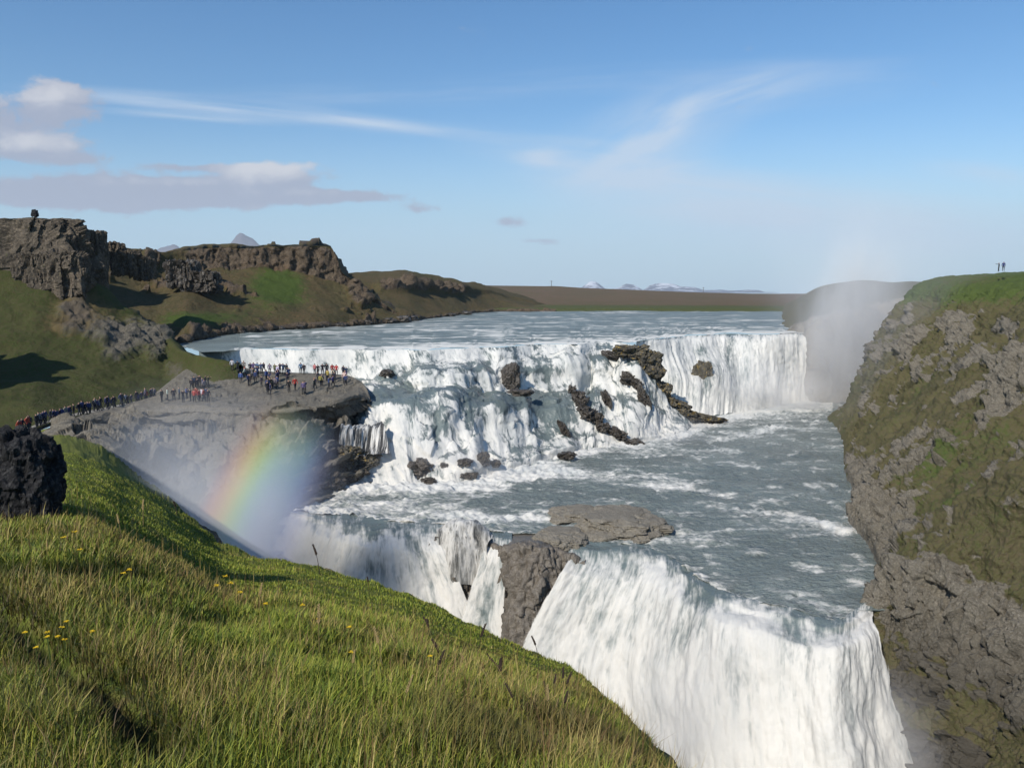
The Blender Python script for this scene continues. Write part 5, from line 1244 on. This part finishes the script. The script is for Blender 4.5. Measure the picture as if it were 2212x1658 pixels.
mist('thin veil of spray drifting above the far plume', PD(1860, 575, 165), (28, 14, 26), .022, 3.0, GREY)
mist('low spray at the foot of the cascade by the ochre ridge', PD(1440, 938, 121), (10, 4, 4), .12, 4.0)
mist('grey mist filling the gorge below the shelf', PD(445, 1100, 66), (15, 9, 13), .12, 5.0, GREY, nsc=.9, lo=.2)
mist('bright mist boiling up where the curving fall drops out of sight', PD(530, 1185, 66), (9, 6, 6.5), .20, 6.0, nsc=.9, lo=.2)
mist('spray rising at the right foot of the widest fall', PD(1900, 1640, 50), (8, 6, 7), .14, 7.0)
mist('spray smoking off the widest fall deep in the gorge', PD(1500, 1600, 52), (20, 4.5, 7), .18, 8.0)

# rainbow: a broad arc of coloured spray hanging in the gorge
ra, re = math.radians(31), math.radians(29); ax = np.array([math.sin(ra) * math.cos(re), math.cos(ra) * math.cos(re), -math.sin(re)])
samp = [ray(505, 1150), ray(580, 1050), ray(655, 955)]
th = np.mean([math.acos(float(np.dot(r / np.linalg.norm(r), ax))) for r in samp])
rmid = ray(580, 1050); rmid = rmid / np.linalg.norm(rmid)
dist = 62.0 / rmid[1]
Lc = dist * math.cos(th); Rr = dist * math.sin(th)
Cc = CAM + ax * Lc
e1 = rmid * dist - ax * Lc; e1 /= np.linalg.norm(e1); e2 = np.cross(ax, e1)
hw = math.tan(math.radians(3.9)) * dist
PH = np.linspace(-.7, .7, 281)
pv = np.array([px(Cc + Rr * (math.cos(s_) * e1 + math.sin(s_) * e2))[1] for s_ in PH])
if pv[-1] > pv[0]: e2 = -e2; pv = pv[::-1]                # let the angle grow upwards
ph0 = float(np.interp(-1225, -pv, PH)); ph1 = float(np.interp(-880, -pv, PH))
if ph1 < ph0: ph0, ph1 = ph1, ph0
n = 40; V = []
for k in range(n + 1):
    ph = ph0 + (ph1 - ph0) * k / n
    for (r, z) in ((Rr - hw, -2.5), (Rr + hw, -2.5), (Rr + hw, 2.5), (Rr - hw, 2.5)):
        V.append((r * math.cos(ph), r * math.sin(ph), z))
Fq = []
for k in range(n):
    for j in range(4): Fq.append((k * 4 + j, k * 4 + (j + 1) % 4, k * 4 + 4 + (j + 1) % 4, k * 4 + 4 + j))
Fq += [(3, 2, 1, 0), (n * 4, n * 4 + 1, n * 4 + 2, n * 4 + 3)]
m, s = new_mat('rainbow in spray')
oc = s.n('ShaderNodeTexCoord').outputs['Object']
sp = s.n('ShaderNodeSeparateXYZ', {0: oc})
rad = s.math('SQRT', s.math('ADD', s.math('MULTIPLY', sp.outputs[0], sp.outputs[0]), s.math('MULTIPLY', sp.outputs[1], sp.outputs[1])))
t = s.math('DIVIDE', s.math('SUBTRACT', rad, Rr - hw), 2 * hw)
ramp = s.t.nodes.new('ShaderNodeValToRGB'); s.t.links.new(t, ramp.inputs[0])
el = ramp.color_ramp.elements
stops = [(0.0, (.8, .75, 1.0)), (.2, (.6, .6, 1.0)), (.36, (.5, .8, 1.0)), (.48, (.5, 1.0, .45)), (.60, (1.0, .95, .3)), (.72, (1.0, .62, .22)), (.86, (1.0, .38, .28)), (1.0, (1.0, .35, .35))]
el[0].position = 0; el[0].color = (*stops[0][1], 1); el[1].position = 1; el[1].color = (*stops[-1][1], 1)
for p_, c_ in stops[1:-1]:
    x = el.new(p_); x.color = (*c_, 1)
phi = s.math('DIVIDE', sp.outputs[1], Rr)
env = s.math('MULTIPLY', s.smooth(t, 0, .55), s.smooth(t, 1.0, .62))
env = s.math('MULTIPLY', env, s.math('MULTIPLY', s.smooth(phi, ph0, ph0 + .05), s.smooth(phi, ph1, ph1 - .30)))
env = s.math('MULTIPLY', env, s.smooth(s.noise(oc, .12, 3, .5), .15, .6))
v = s.n('ShaderNodeVolumePrincipled', {'Color': ramp.outputs[0], 'Density': s.math('MULTIPLY', env, 1.05), 'Anisotropy': -.5})
s.n('ShaderNodeOutputMaterial', {'Volume': v.outputs[0]})
o = mesh_obj('rainbow', V, Fq, m, smooth=False)
bm = bmesh.new(); bm.from_mesh(o.data); bmesh.ops.recalc_face_normals(bm, faces=bm.faces); bm.to_mesh(o.data); bm.free()
o.matrix_world = Matrix(((e1[0], e2[0], ax[0], Cc[0]), (e1[1], e2[1], ax[1], Cc[1]), (e1[2], e2[2], ax[2], Cc[2]), (0, 0, 0, 1)))
set_props(o, 'faint rainbow arc leaning over the misty gorge below the shelf', 'rainbow')

# air
HAZE = True
if HAZE:
    bm = bmesh.new(); bmesh.ops.create_cube(bm, size=1.0)
    me = bpy.data.meshes.new('haze'); bm.to_mesh(me); bm.free()
    o = bpy.data.objects.new('haze', me); o.location = (0, 6500, 420); o.scale = (50000, 15000, 1200); col.objects.link(o)
    m, s = new_mat('air'); s.n('ShaderNodeOutputMaterial', {'Volume': s.n('ShaderNodeVolumePrincipled', {'Color': (.72, .84, 1.0, 1), 'Density': 4.5e-5, 'Anisotropy': .0}).outputs[0]})
    me.materials.append(m); set_props(o, kind='stuff')
